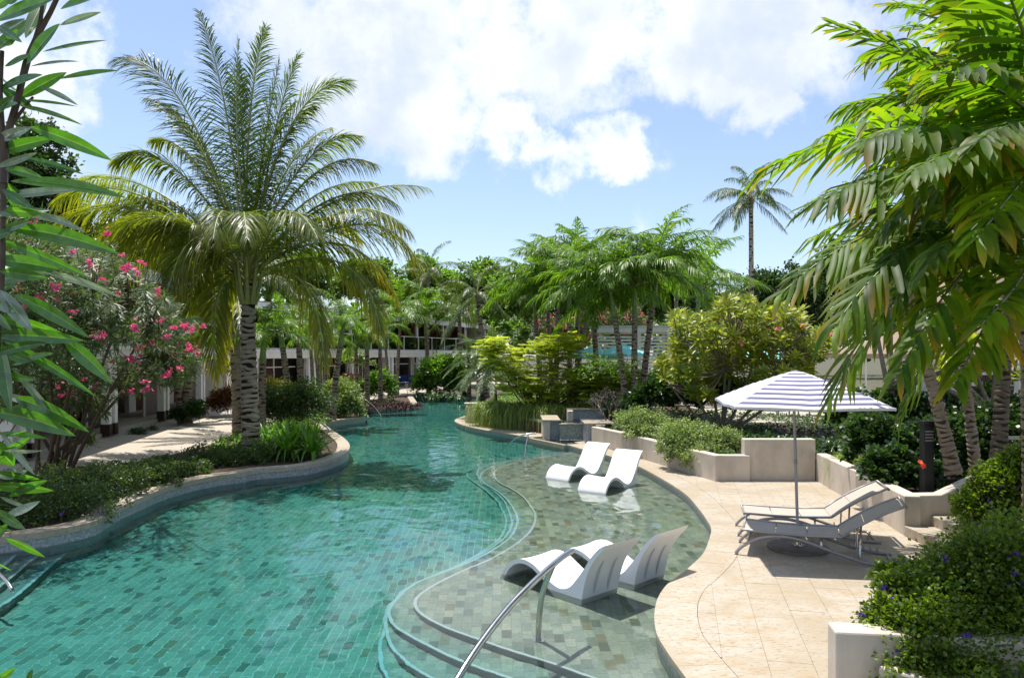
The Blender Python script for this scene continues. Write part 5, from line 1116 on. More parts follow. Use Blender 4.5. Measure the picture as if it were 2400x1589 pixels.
def bush(name, label, cat, lobes, n, LL, LW, matn, stems=8, stemm='bark', flowers=None, nfl=0, group=None, root=None, **kw):
    lobes = [(tuple(c), (r, r, r) if np.isscalar(r) else tuple(r)) for c, r in lobes]
    cc = np.mean([c for c, _ in lobes], 0); base = Vector(root) if root is not None else Vector((cc[0], cc[1], min(c[2] - r[2] for c, r in lobes)))
    ll = [(tuple(np.array(c) - np.array(base)), r) for c, r in lobes]
    e = empty(name, base, label, cat, group); m = MB(); m.add(*lobe_leaves(ll, n, LL, LW, **kw)); child('foliage', m, matn, e)
    if stems:
        tg = [np.array(ll[i % len(ll)][0]) + rng.normal(0, .45, 3) * np.array(ll[i % len(ll)][1]) for i in range(stems)]; child('stems', stems_mb((0, 0, 0), tg, .028, .006), stemm, e, True)
    for _ in range(nfl):
        c, r = ll[rng.integers(len(ll))]; u = nrmz(rng.normal(size=3) + np.array([0, -.7, .3])); o = link('flower', FL[flowers][rng.integers(4)], e); o.location = np.array(c) + u * np.array(r) * rng.uniform(.95, 1.08); o.rotation_euler = rng.uniform(0, 6, 3)
    return e
def pxlobes(spec, Y, ry=.8):                 # lobes given as (px, py, half width px, half height px[, dY]) at a distance
    s = FPX / Y; out = []
    for q in spec:
        dy = q[4] if len(q) > 4 else 0; c = pd(q[0], q[1], Y + dy); out.append((tuple(c), (q[2] / s, max(q[2], q[3]) / s * ry, q[3] / s)))
    return out
def rosette(px, py, z, n, LL, LW, name, label, matn, cat='plant', group=None, droop=(.5, 1.1), elev=(35, 85), plants=1, spread=.25, Y=None, nseg=5, tip=.1):
    b = at(px, py, z) if Y is None else Vector((pd(px, py, Y).x, Y, z)); e = empty(name, b, label, cat, group); m = MB()
    for _ in range(plants):
        c = rng.normal(0, spread, 2) * (plants > 1); a = rng.uniform(0, 6.28, n); el = np.radians(rng.uniform(*elev, n)); d = np.stack([np.cos(a) * np.cos(el), np.sin(a) * np.cos(el), np.sin(el)], 1)
        pos = np.stack([c[0] + .04 * np.cos(a), c[1] + .04 * np.sin(a), np.full(n, .02)], 1); nr = np.stack([-np.cos(a) * np.sin(el), -np.sin(a) * np.sin(el), np.cos(el)], 1)
        m.add(*strips(pos, d, nr, LL * rng.uniform(.7, 1.15, n), LW, nseg, rng.uniform(*droop, n), STRAP, .25, None, rng.uniform(0, tip, n)))
    child('leaves', m, matn, e, True); return e
# --- left bank: hedge along the coping, in clumps one can tell apart
hl = ['hedge clump at the far left below the near leaves', 'round hedge clump left of the bare soil gap', 'hedge clump beside the pale coping bend', 'low hedge clump at the middle of the left coping', 'airy hedge clump between the coping bend and the palm', 'loose low hedge in front of the coconut trunk', 'small-leaved hedge piece ending at the bright lilies']
hp = [(-20, 1235, 1.25, .50), (85, 1185, 1.1, .48), (165, 1168, .85, .46), (262, 1146, .9, .34), (350, 1120, .9, .30), (455, 1098, 1.05, .28), (565, 1086, 1.15, .36)]
for (px, py, r, h), lab in zip(hp, hl):
    c = at(px, py, .05); lo = []
    for k in range(5): lo.append(((c.x + (k - 2) * r * .42, c.y + rng.uniform(-.1, .45) + (k - 2) * .18, h * .42), (r * .46, r * .50, h * rng.uniform(.75, 1.0))))
    bush('hedge', lab, 'hedge', lo, 12000, .055, .019, 'hedge', 5, flowers='violet', nfl=3, group='low hedge along the left coping', clump=22, spread=.13, inner=.35, tipamt=.4)
bush('shrub', 'clipped round shrub beside the oleander foot near the path', 'shrub', pxlobes([(190, 1030, 26, 26)], 19.5, 1), 3500, .05, .016, 'hedge', 0)
# spider lilies and ground plants
rosette(700, 1052, .1, 70, 1.45, .045, 'lily_clump', 'bright green strap-leaved lily clump at the bend of the left coping', 'lily', plants=10, spread=.42, Y=20.4, elev=(42, 88), droop=(.25, .8))
rosette(645, 1045, .1, 60, 1.3, .042, 'lily_clump', 'bright green lily clump between the coconut trunk and the big clump', 'lily', plants=5, spread=.3, Y=21.6, elev=(45, 88), droop=(.25, .8))
rosette(545, 1010, .05, 40, .95, .04, 'lily_clump', 'broad-leaved plant left of the coconut trunk', 'mid', plants=2, spread=.2, Y=22.6)
rosette(325, 1015, .05, 60, .5, .02, 'lily_clump', 'small dark tuft before the open slatted door', 'dark', plants=5, spread=.32, Y=27)
for k, (px, py, Y, w, lab) in enumerate(((855, 945, 38, .9, 'left clump of purple grass beneath the pale-topped palm'), (905, 940, 38, .9, 'middle clump of purple grass on the coping bend'), (950, 940, 38.5, .75, 'right clump of purple grass by the waterline'))):
    rosette(px, py, .1, 90, w * .95, .022, 'purple_grass', lab, 'purple', plants=7, spread=.45, Y=Y, elev=(25, 85), droop=(.4, .9), group='purple grass clumps')
bush('shrub', 'blue-green shrub left of the leaning grey palm', 'shrub', pxlobes([(660, 960, 55, 48), (715, 945, 50, 50), (620, 950, 30, 38)], 27, .8), 12000, .10, .036, 'hedge', 8, clump=26, spread=.2)
bush('shrub', 'pale blue-green shrub right of the leaning grey palm', 'shrub', pxlobes([(800, 940, 38, 45), (825, 960, 25, 28), (780, 925, 20, 30)], 33, .8), 9000, .12, .045, 'var', 8, tipamt=.2)
bush('shrub', 'leafy shrub behind the purple grass', 'shrub', pxlobes([(890, 905, 34, 32), (850, 915, 24, 24)], 45, .8), 6000, .15, .055, 'mid', 4)
bush('shrub', 'olive-yellow shrub behind the blue-green one', 'shrub', pxlobes([(645, 915, 30, 24), (625, 935, 22, 26)], 31, .8), 5000, .10, .035, 'yel', 4)
bush('shrub', 'big glossy green shrub at the pool end before the hotel', 'shrub', pxlobes([(1020, 885, 42, 38), (1050, 870, 34, 36), (995, 900, 26, 26), (1065, 900, 25, 30)], 50, .7), 14000, .2, .07, 'mid', 6)
rosette(1040, 925, .05, 110, .8, .045, 'lily_clump', 'dark strap-leaved border under the big glossy shrub', 'darklily', plants=14, spread=1.1, Y=48)
bush('croton', 'orange and green croton beside the white columns', 'plant', pxlobes([(525, 935, 30, 20), (510, 950, 25, 16)], 34, .8), 3500, .16, .03, 'croton', 3)
bush('croton', 'dark red croton among the palm trunks', 'plant', pxlobes([(820, 895, 24, 14)], 47, .8), 2500, .16, .04, 'croton', 2)
bush('shrub', 'low shrub at the foot of the twin palm', 'shrub', pxlobes([(455, 965, 20, 26), (415, 975, 14, 16)], 30, .8), 3500, .1, .04, 'dark', 3)
bush('small_tree', 'small pale-flowered frangipani by the white columns', 'tree', pxlobes([(545, 860, 26, 22), (520, 840, 16, 16), (560, 820, 16, 20)], 33, .8), 900, .22, .04, 'frangi', 9, 'greybark', root=tuple(at(530, 945, 0)))
bush('small_tree', 'thin white-flowered tree in front of the far ground floor', 'tree', pxlobes([(825, 840, 24, 20), (850, 850, 20, 16)], 46, .8), 1200, .2, .05, 'var', 6, 'greybark', root=tuple(pd(828, 900, 46)))

# --- pink oleander on the left
def oleander():
    root = at(120, 1110, .05); e = empty('oleander_shrub', root, 'tall pink-flowering oleander shrub in front of the hotel', 'shrub'); b = np.array(tuple(root)); Y0 = root.y
    tips = []; rs = np.random.default_rng(5)
    for _ in range(1000):
        px, py = rs.uniform(-40, 465), rs.uniform(480, 975)
        if py < 560 + max(0, px - 250) * .9 or (px > 330 and py > 900) or (py > 930 and px > 250): continue
        tips.append(np.array(tuple(pd(px, py, Y0 + (rs.uniform(-4.6, 1.4) if py < 820 else rs.uniform(-1.5, 1.4))))) - b)
    tips = np.array(tips); m = MB(); sm = MB()
    P0 = []; D = []; NR = []
    mains = [np.array(tuple(pd(x, y, Y0 + dy))) - b for x, y, dy in ((60, 900, 0), (130, 850, .5), (200, 880, -.3), (300, 870, 0), (250, 760, .6), (100, 720, -1.2), (380, 820, -.6), (20, 780, -1.8), (180, 650, -2.4), (300, 700, -2.2), (220, 740, -3.0), (90, 640, -2.8), (350, 760, -2.6))]
    for q in mains: sm.tube(bez((rs.uniform(-.35, .35), rs.uniform(-.2, .2), -.05), q * .5 + rs.normal(0, .12, 3), q, 14), np.linspace(.05, .022, 14), 7)
    for t in tips:
        q = mains[int(np.argmin([np.linalg.norm(t - w_) + .3 * max(0, w_[2] - t[2]) for w_ in mains]))]; c = (q + t) / 2 + rs.normal(0, .12, 3) + np.array((0, 0, -.12)); P = bez(q, c, t, 8); sm.tube(P, np.linspace(.016, .005, 8), 5)
        ax = nrmz(P[-1] - P[-2])
        nl = 30; s = rs.uniform(0, .55, nl) ** 1.1; pos = t - ax * s[:, None] * 1.0; a = rs.uniform(0, 6.28, nl); u = nrmz(np.cross(ax, [0.2, .1, 1.])); v = np.cross(ax, u)
        d = ax * rs.uniform(.3, 1.1, nl)[:, None] + np.cos(a)[:, None] * u + np.sin(a)[:, None] * v; P0.append(pos); D.append(d); NR.append(np.repeat((ax + np.array([0, 0, .4]))[None], nl, 0))
    P0, D, NR = map(np.concatenate, (P0, D, NR)); n = len(P0)
    m.add(*strips(P0, D, NR, rng.uniform(.15, .26, n), .0145, 3, rng.uniform(.05, .45, n), BLADE, 0, None, rng.random(n) ** 6)); child('foliage', m, 'oleander', e); child('stems', sm, 'bark', e, True)
    fl = [(65, 573), (165, 573), (105, 590), (138, 553), (42, 679), (88, 694), (92, 698), (57, 713), (132, 688), (163, 688), (165, 730), (173, 732), (116, 745), (75, 762), (98, 770), (220, 785), (228, 790), (235, 800), (247, 785), (242, 803), (250, 725), (295, 625), (292, 634), (322, 640), (212, 620), (240, 655), (370, 680), (315, 765), (378, 750), (407, 768),
          (430, 770), (450, 768), (474, 765), (420, 803), (392, 790), (355, 803), (325, 818), (332, 815), (444, 808), (446, 818), (460, 827), (262, 845), (310, 842), (400, 868), (422, 865), (391, 880), (340, 893), (305, 916), (342, 912), (137, 905), (140, 925), (163, 923), (224, 908), (195, 887), (255, 548), (170, 590), (285, 600), (330, 617), (370, 690), (275, 690), (120, 630), (60, 610)]
    for i, (px, py) in enumerate(fl): o = link('flower_cluster', FL['pinkflower'][i % 4], e); o.location = np.array(tuple(pd(px, py, (Y0 - (4.4 if py < 800 else 1.8)) + .5 * math.sin(i)))) - b; o.rotation_euler = (i, i * 2, i * 3); o.scale = ((.62,) * 3 if i % 3 else (.9,) * 3) if py < 800 else ((.75,) * 3 if i % 3 else (1.05,) * 3)
oleander()
bush('oleander_shrub', 'nearer oleander at the left edge shading the corner of the pool', 'shrub', [((-9.7, 12.9, 3.5), (2.3, 1.9, 1.5)), ((-8.8, 12.3, 4.3), (1.3, 1.2, .9)), ((-10.8, 13.6, 4.6), (1.8, 1.5, 1.2)), ((-9.0, 13.6, 2.7), (1.2, 1.2, .9)), ((-11, 12.0, 3.4), (1.5, 1.4, 1.4))], 26000, .19, .016, 'oleander', 16, flowers='pinkflower', nfl=26, root=(-10.2, 13.3, .03), prof=BLADE, clump=30, spread=.2, inner=.3)
# vine-covered tree behind, at the far left
bush('vine_tree', 'dark vine-covered tree rising behind the near leaves at the left', 'tree', pxlobes([(70, 400, 85, 110), (20, 500, 90, 110), (110, 470, 60, 70), (180, 560, 70, 70), (60, 560, 120, 80)], 30, .8), 20000, .20, .075, 'dark', 6, root=(-20, 30, 0), clump=40, spread=.14, tipamt=.9, inner=.4)
bush('shade_tree', 'dark tree behind the lower coconut fronds', 'tree', pxlobes([(330, 590, 110, 90), (440, 620, 90, 80), (240, 640, 90, 80), (560, 600, 90, 70)], 36, .7), 18000, .24, .085, 'dark', 6, root=(-17.2, 36, 0), clump=40)

# --- background trees
bgt = [(1020, 655, 70, 55, 70, 'mid', 'light green tree over the end of the hotel'), (1120, 670, 80, 60, 66, 'far', 'broad green tree behind the grey coconut palm'), (1215, 690, 70, 65, 62, 'mid', 'pale leafy tree behind the left of the grove'),
       (700, 640, 90, 55, 75, 'far', 'dark tree above the hotel roof behind the coconut palm'), (860, 640, 80, 60, 72, 'far', 'round tree behind the feathery palm crown'), (1330, 690, 90, 70, 60, 'far', 'tree behind the middle of the grove'), (1460, 680, 90, 75, 58, 'far', 'dark tree behind the cabana'),
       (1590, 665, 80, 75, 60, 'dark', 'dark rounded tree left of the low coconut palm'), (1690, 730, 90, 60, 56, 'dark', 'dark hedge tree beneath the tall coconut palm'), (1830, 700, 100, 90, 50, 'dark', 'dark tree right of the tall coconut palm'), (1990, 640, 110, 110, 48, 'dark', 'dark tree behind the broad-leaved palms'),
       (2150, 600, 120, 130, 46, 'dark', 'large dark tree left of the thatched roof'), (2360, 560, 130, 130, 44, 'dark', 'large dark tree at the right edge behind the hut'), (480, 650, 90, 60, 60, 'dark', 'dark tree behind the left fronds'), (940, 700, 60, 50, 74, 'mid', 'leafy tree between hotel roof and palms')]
for px, py, rx, rz, Y, mt, lab in bgt:
    rs = [(px + rng.uniform(-.5, .5) * rx, py + rng.uniform(-.3, .5) * rz, rx * rng.uniform(.45, .65), rz * rng.uniform(.45, .65), rng.uniform(-2, 2)) for _ in range(7)] + [(px, py + rz * .6, rx, rz * .8, 1)]
    bush('broadleaf_tree', lab, 'tree', pxlobes(rs, Y, .7), 14000, .28 * Y / 60, .10 * Y / 60, mt, 5, root=(pd(px, 830, Y).x, Y, 0), clump=50, spread=.22, inner=.25, nseg=1, prof=lambda t: .75, group='trees closing the garden behind')
far = MB()
for k in range(50):
    x = -60 + k * 3.2; Yk = 95 + 8 * math.sin(k * 1.7); V, F, T = lobe_leaves([((x, Yk, 5.0), (4.5, 3.5, 4.5 + 1.2 * math.sin(k * 2.1)))], 800, .8, .28, nseg=1, prof=lambda t: .8, clump=30); far.add(V, F, T)
tag(far.build('distant_woodland', M['far']), 'continuous belt of distant green woodland behind the whole garden', 'woodland', kind='stuff')
bush('pink_oleander', 'pale pink flowering oleander behind the grove and cabana', 'shrub', pxlobes([(1390, 765, 50, 38), (1460, 750, 50, 35), (1330, 790, 45, 35), (1290, 775, 40, 35)], 43, .7), 9000, .2, .035, 'oleander', 4, flowers='palepink', nfl=110, root=(5, 43, .3))
bush('shrub', 'dense shrubbery below the cabana slats', 'shrub', pxlobes([(1560, 900, 45, 30), (1480, 915, 50, 30), (1380, 905, 40, 30)], 30, .7), 9000, .14, .05, 'mid', 6)

# --- feathery lime shrub on the island
def feathery():
    root = Vector((1.0, 30.0, .38)); e = empty('feathery_shrub', root, 'lime green feathery shrub spreading along the island bed', 'shrub'); m = MB(); b = np.array(tuple(root)); sm = MB()
    zones = [(1180, 840, 45, 30), (1250, 850, 70, 45), (1330, 860, 60, 50), (1400, 880, 60, 45), (1290, 820, 55, 22), (1215, 890, 60, 35), (1440, 890, 35, 35), (1360, 900, 60, 40), (1270, 920, 50, 25), (1460, 890, 40, 40), (1160, 810, 30, 20), (1320, 800, 60, 18)]
    P0 = []; D = []; NR = []; RN = []; LN = []
    for zx, zy, rx, ry in zones:
        for _ in range(95):
            a = rng.uniform(0, 6.28); q = math.sqrt(rng.uniform(0, 1)); t = np.array(tuple(pd(zx + rx * q * math.cos(a), zy + ry * q * math.sin(a), 29.3 + rng.uniform(-1.4, 1.4)))) - b
            az = rng.uniform(0, 6.28); fd = np.array((math.cos(az), math.sin(az), rng.uniform(-.1, .45))); fd = nrmz(fd); Lf = rng.uniform(.32, .5); sd = nrmz(np.cross(fd, [0, 0, 1])); rn = rng.uniform(.1, .9)
            for s in np.linspace(.15, 1, 7):                      # pinnae, each with two ranks of tiny leaflets
                for sg in (-1, 1):
                    o = t + fd * Lf * s + np.array((0, 0, -.25 * Lf * s * s)); pdn = nrmz(fd * .55 + sd * sg); pl = .17 * (1.15 - .5 * s)
                    for w_ in np.linspace(.2, 1, 5): P0.append(o + pdn * pl * w_); D.append(nrmz(pdn * .4 + fd * .9 * (1 if w_ * 10 % 2 else -1))); NR.append((0, 0, 1)); RN.append(rn); LN.append(.095)
    n = len(P0); m.add(*strips(np.array(P0), np.array(D), np.array(NR) + rng.normal(0, .25, (n, 3)), np.array(LN) * rng.uniform(.8, 1.2, n), .021, 1, .1, lambda t: .8 if t < .5 else .5, 0, np.clip(np.array(RN) + rng.normal(0, .1, n), 0, 1), rng.uniform(0, .6, n)))
    child('foliage', m, 'lime', e); tg = [np.array(tuple(pd(z[0], z[1] + 10, 29.5))) - b for z in zones for _ in range(4)]; child('stems', stems_mb((0, 0, 0), [t + rng.normal(0, .35, 3) for t in tg], .03, .007, sag=.3), 'bark', e, True)
feathery()
def weeping(px, Y, z, label, n=1700, w=.6):
    c = pd(px, 900, Y); e = empty('coral_plant', (c.x, Y, z), label, 'plant', 'weeping grassy plants over the island wall'); a = rng.uniform(0, 6.28, n); el = np.radians(rng.uniform(8, 66, n))
    d = np.stack([np.cos(a) * np.cos(el), np.sin(a) * np.cos(el) - .25, np.sin(el)], 1); pos = np.stack([rng.normal(0, w * .55, n), rng.normal(-.05, .25, n), rng.uniform(.0, .5, n)], 1); m = MB()
    m.add(*strips(pos, d, np.array([0, 0, 1.]), rng.uniform(.5, 1.1, n), .010, 6, rng.uniform(.7, 1.9, n), lambda t: 1 - .6 * t, 0, None, rng.uniform(0, 1, n)))
    child('stems', m, 'grassy', e)
for px, Y, lab in ((1155, 30.0, 'leftmost weeping grassy plant next to the small pier'), (1195, 29.2, 'second weeping grassy plant spilling over the cream wall'), (1245, 28.6, 'thick weeping grassy plant in the middle of the cream wall'), (1295, 28.0, 'weeping grassy plant left of the fountain pier'), (1345, 28.9, 'weeping grassy plant above the fountain back wall')):
    weeping(px, Y, .42, lab)
e = empty('bare_shrub', pd(1428, 1005, 24.6), 'thin leafless grey shrub growing beside the fountain', 'shrub'); b = np.array(e.location); sm = MB(); rr = np.random.default_rng(4)
def grow(p, d, l, r, dep):
    q = p + d * l; sm.tube(bez(p, (p + q) / 2 + rr.normal(0, l * .08, 3), q, 5), np.linspace(r, r * .7, 5), 6)
    if dep:
        for _ in range(rr.integers(2, 4)): grow(q, nrmz(d + rr.normal(0, .55, 3) + np.array((0, 0, .1))), l * rr.uniform(.6, .85), r * .65, dep - 1)
for k in range(3): grow(np.zeros(3), nrmz(np.array((-.4 + .4 * k, 0, 1.))), .5, .035, 4)
child('branches', sm, 'greybark', e, True); m = MB(); m.add(*lobe_leaves([((0, 0, 1.9), (1.0, .7, .6))], 900, .07, .022, clump=12)); child('foliage', m, 'mid', e)

# --- right bank shrubs
bush('trailing_shrub', 'variegated trailing shrub spilling over the near end of the low wall', 'shrub', pxlobes([(1600, 1020, 55, 32), (1655, 1035, 55, 34), (1705, 1040, 42, 30), (1640, 1078, 38, 34, -.7), (1600, 1062, 34, 28, -.4), (1575, 1048, 34, 26, .2), (1690, 1070, 30, 20, -.6)], 18.6, .8), 17000, .065, .021, 'var', 6, clump=24, spread=.16, tipamt=.5)
bush('trailing_shrub', 'variegated trailing shrub at the far end of the low wall', 'shrub', pxlobes([(1480, 985, 42, 28), (1530, 1000, 50, 32), (1570, 1012, 36, 26), (1500, 1014, 34, 22, -.6), (1550, 1032, 32, 22, -.6)], 21.5, .8), 10000, .07, .023, 'var', 6, clump=24, spread=.16)
for k, (px, py, Y, lab) in enumerate(((1640, 990, 20.5, 'dark lily clump above the left of the trailing shrub'), (1700, 985, 20, 'dark lily clump behind the trailing shrub'), (1760, 985, 19.5, 'dark lily clump left of the umbrella pole'), (1820, 990, 19, 'dark lily clump just behind the high cream wall'), (1880, 990, 18.6, 'dark lily clump right of the umbrella pole'), (1940, 1000, 18.2, 'dark lily clump at the corner of the high wall'), (1600, 950, 23, 'dark lily clump below the frangipani'))):
    rosette(px, py, .44, 60, 1.05, .036, 'lily_clump', lab, 'darklily', plants=6, spread=.38, Y=Y, group='dark lily clumps behind the wall')
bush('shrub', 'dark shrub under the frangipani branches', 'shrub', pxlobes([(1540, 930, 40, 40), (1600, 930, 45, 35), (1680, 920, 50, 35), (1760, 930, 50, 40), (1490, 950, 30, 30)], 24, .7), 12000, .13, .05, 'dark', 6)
def plumeria():
    root = Vector(tuple(pd(1690, 975, 22.5))); root.z = .45; e = empty('frangipani', root, 'wide frangipani tree with yellow-green leaf rosettes behind the umbrella', 'tree'); b = np.array(tuple(root)); rs = np.random.default_rng(9)
    tips = []
    for _ in range(2000):
        px, py = rs.uniform(1530, 1990), rs.uniform(690, 950); cx = (px - 1740) / 215; cy = (py - 830) / 138
        if cx * cx + cy * cy < .85 + .28 * math.sin(px * .045) * math.cos(py * .05 + 1) and (py < 880 or rs.random() < .35): tips.append((px, py, 22.2 + rs.uniform(-1.7, 1.9)))
        if len(tips) >= 420: break
    tips = [np.array(tuple(pd(*t))) - b for t in tips]; mains = [np.array(tuple(pd(x, y, 22.4 + d))) - b for x, y, d in ((1600, 850, 0), (1660, 810, .6), (1720, 790, -.5), (1780, 800, .5), (1850, 830, -.2), (1910, 840, .4), (1570, 900, .2), (1700, 860, -.9), (1820, 870, -.9))]
    sm = MB(); P0 = []; D = []; NR = []; RN = []
    for q in mains: sm.tube(bez(np.zeros(3), q * np.array((.5, .5, .25)), q, 12), np.linspace(.055, .026, 12), 8)
    for t in tips:
        q = mains[int(np.argmin([np.linalg.norm(t - w_) for w_ in mains]))]; P = bez(q, (q + t) / 2 - np.array((0, 0, .12)) + rs.normal(0, .08, 3), t, 6); sm.tube(P, np.linspace(.02, .013, 6), 6); ax = nrmz(P[-1] - P[-2] + np.array((0, -.25, .5))); nl = 17
        a = np.arange(nl) * 2.4 + rs.uniform(0, 6); u = nrmz(np.cross(ax, [.3, 1, .1])); v = np.cross(ax, u); el = np.linspace(.15, 1.35, nl)[:, None]
        P0.append(np.repeat(t[None], nl, 0) + ax * rs.uniform(-.03, .05, nl)[:, None]); D.append(ax * el + np.cos(a)[:, None] * u + np.sin(a)[:, None] * v); NR.append(np.repeat(ax[None], nl, 0)); RN.append(np.clip(rs.uniform(0, 1) * .7 + rs.normal(.15, .15, nl), 0, 1))
    P0, D, NR, RN = map(np.concatenate, (P0, D, NR, RN)); n = len(P0); m = MB(); PF = lambda t: max(.10, 1.25 * (t + .02) ** .9 * (1 - t) ** .45 * 1.25) if t < .999 else .04
    m.add(*strips(P0, D, NR, rs.uniform(.26, .40, n), .058, 4, rs.uniform(.0, .3, n), PF, .3, RN, rs.random(n) ** 3 * .8)); child('foliage', m, 'frangi', e, True); child('branches', sm, 'greybark', e, True)
    for k in range(10): o = link('flower', FL['palepink'][k % 4], e); o.location = tips[k * 7] + np.array((0, -.2, .1)); o.scale = (.8,) * 3
plumeria()
def frangi2(px0, px1, py0, py1, Y, n, label, root):
    root = Vector(root); e = empty('frangipani', root, label, 'tree'); b = np.array(tuple(root)); rs = np.random.default_rng(n); sm = MB(); P0 = []; D = []; NR = []
    hub = np.array((0, 0, 1.3)); sm.tube(bez((0, 0, -.1), (.1, 0, .6), hub, 6), np.linspace(.10, .07, 6), 8); mains = []
    for k in range(6): q = np.array(tuple(pd(px0 + (px1 - px0) * (k + .5) / 6, (py0 + py1) / 2 + 30, Y))) - b; mains.append(q); sm.tube(bez(hub, (hub + q) / 2 + np.array((0, 0, -.2)), q, 8), np.linspace(.06, .035, 8), 7)
    for _ in range(n):
        t = np.array(tuple(pd(rs.uniform(px0, px1), rs.uniform(py0, py1), Y + rs.uniform(-1, 1)))) - b; q = mains[int(np.argmin([np.linalg.norm(t - w_) for w_ in mains]))]; P = bez(q, (q + t) / 2 - np.array((0, 0, .1)), t, 6); sm.tube(P, np.linspace(.028, .018, 6), 6); ax = nrmz(P[-1] - P[-2] + np.array((0, 0, .5))); nl = 13
        a = np.arange(nl) * 2.4; u = nrmz(np.cross(ax, [.3, 1, .1])); v = np.cross(ax, u); P0.append(np.repeat(t[None], nl, 0)); D.append(ax * np.linspace(.15, 1.3, nl)[:, None] + np.cos(a)[:, None] * u + np.sin(a)[:, None] * v); NR.append(np.repeat(ax[None], nl, 0))
    P0, D, NR = map(np.concatenate, (P0, D, NR)); k = len(P0); m = MB(); m.add(*strips(P0, D, NR, rs.uniform(.2, .32, k), .047, 4, rs.uniform(0, .3, k), OVAL, .3, rs.random(k) * .8, rs.random(k) ** 4)); child('foliage', m, 'frangi', e, True); child('branches', sm, 'greybark', e, True)
frangi2(2010, 2320, 560, 720, 17, 60, 'frangipani behind the leaning palm trunks', (8.6, 17, .45)); frangi2(2130, 2400, 780, 900, 15.5, 34, 'low frangipani before the slatted fence', (10, 15.6, .45))
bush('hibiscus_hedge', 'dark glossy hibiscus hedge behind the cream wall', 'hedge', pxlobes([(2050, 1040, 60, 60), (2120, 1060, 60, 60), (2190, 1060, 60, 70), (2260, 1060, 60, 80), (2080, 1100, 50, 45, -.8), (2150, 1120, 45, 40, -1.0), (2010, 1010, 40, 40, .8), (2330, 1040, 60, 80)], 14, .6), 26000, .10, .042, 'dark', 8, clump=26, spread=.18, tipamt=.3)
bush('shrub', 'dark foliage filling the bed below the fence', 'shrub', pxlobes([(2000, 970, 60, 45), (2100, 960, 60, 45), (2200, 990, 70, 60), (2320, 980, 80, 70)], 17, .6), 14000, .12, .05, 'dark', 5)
o = FL['redflower'][0]; e = tag(link('hibiscus_flower', o), 'single orange-red hibiscus flower in the dark hedge', 'flower'); e.location = pd(2155, 1087, 12.3); e.scale = (.8,) * 3
rosette(1985, 1060, .5, 150, .75, .007, 'brown_grass', 'wispy brown-green grass above the angled wall', 'grassy', plants=3, spread=.25, Y=16, elev=(30, 80), droop=(.5, 1.2))
e = empty('path_light', (pd(2172, 985, 12.4).x, 12.4, .4), 'slim black bollard light standing in the hibiscus hedge', 'lamp'); m = MB(); m.box(-.08, .08, -.08, .08, 0, 1.28); bevel(child('body', m, 'black', e), .008); m = MB(); m.box(-.095, .095, -.095, .095, 1.283, 1.35); bevel(child('cap', m, 'black', e), .008)
for k in range(4): m = MB(); m.box(-.07, .07, -.088, -.081, 1.02 + k * .05, 1.04 + k * .05); child('louvre', m, 'alu', e)
e = empty('metal_frame', (pd(2330, 1040, 11.5).x, 11.5, .5), 'grey metal frame half hidden in the dark hedge at the right', 'frame')
for bx in ((0, .05, 0, .05, 0, 1.1), (.9, .95, 0, .05, 0, 1.1), (.053, .897, 0, .05, 1.04, 1.09)): m = MB(); m.box(*bx); child('bar', m, 'alu', e)
rosette(2330, 1180, .2, 9, .95, .10, 'banana_leaf_plant', 'broad dark leaves poking in at the right edge above the flowering bush', 'dark', Y=7.2, elev=(40, 75), droop=(.3, .7), nseg=7)
# low green cover on the open soil
def cover(poly, z, n, LL, mt, name, label):
    P_ = np.array(poly); X = rng.uniform(P_[:, 0].min(), P_[:, 0].max(), n * 3); Y = rng.uniform(P_[:, 1].min(), P_[:, 1].max(), n * 3); k = inside_np(X, Y, poly); X, Y = X[k][:n], Y[k][:n]; keep = (np.sin(X * 1.9 + 1) + np.sin(Y * 1.3 + X) + rng.normal(0, .6, len(X))) > -.9; X, Y = X[keep], Y[keep]; n = len(X)
    a = rng.uniform(0, 6.28, n); el = rng.uniform(.3, 1.3, n); m = MB(); m.add(*strips(np.stack([X, Y, z + rng.uniform(0, .12, n)], 1), np.stack([np.cos(a) * np.cos(el), np.sin(a) * np.cos(el), np.sin(el)], 1), np.array([0, 0, 1.]), LL * rng.uniform(.6, 1.3, n), LL * .2, 2, .4, OVAL, 0, None, rng.uniform(0, .5, n)))
    tag(m.build(name, M[mt]), label, kind='stuff')
cover([(2.7, 24.2), (4.8, 17.3), (6.8, 17.3), (7.1, 16.9), (6.75, 14.3), (9, 12.2), (20, 16), (14, 26), (4, 33)], .46, 16000, .22, 'dark', 'ground_cover', 'low leafy ground cover on the raised terrace bed')
cover([(-1.7, 31.4), (1.3, 27), (3.2, 30), (5, 36), (10, 46), (4, 56), (-.5, 48)], .38, 12000, .24, 'mid', 'ground_cover', 'low leafy ground cover on the island bed')
cover([(-9.4, 24), (-7.5, 22.5), (-6.9, 26), (-7.6, 33), (-7, 45), (-8.6, 45), (-9.9, 34)], .05, 9000, .18, 'mid', 'ground_cover', 'low leafy ground cover in the left bank bed')
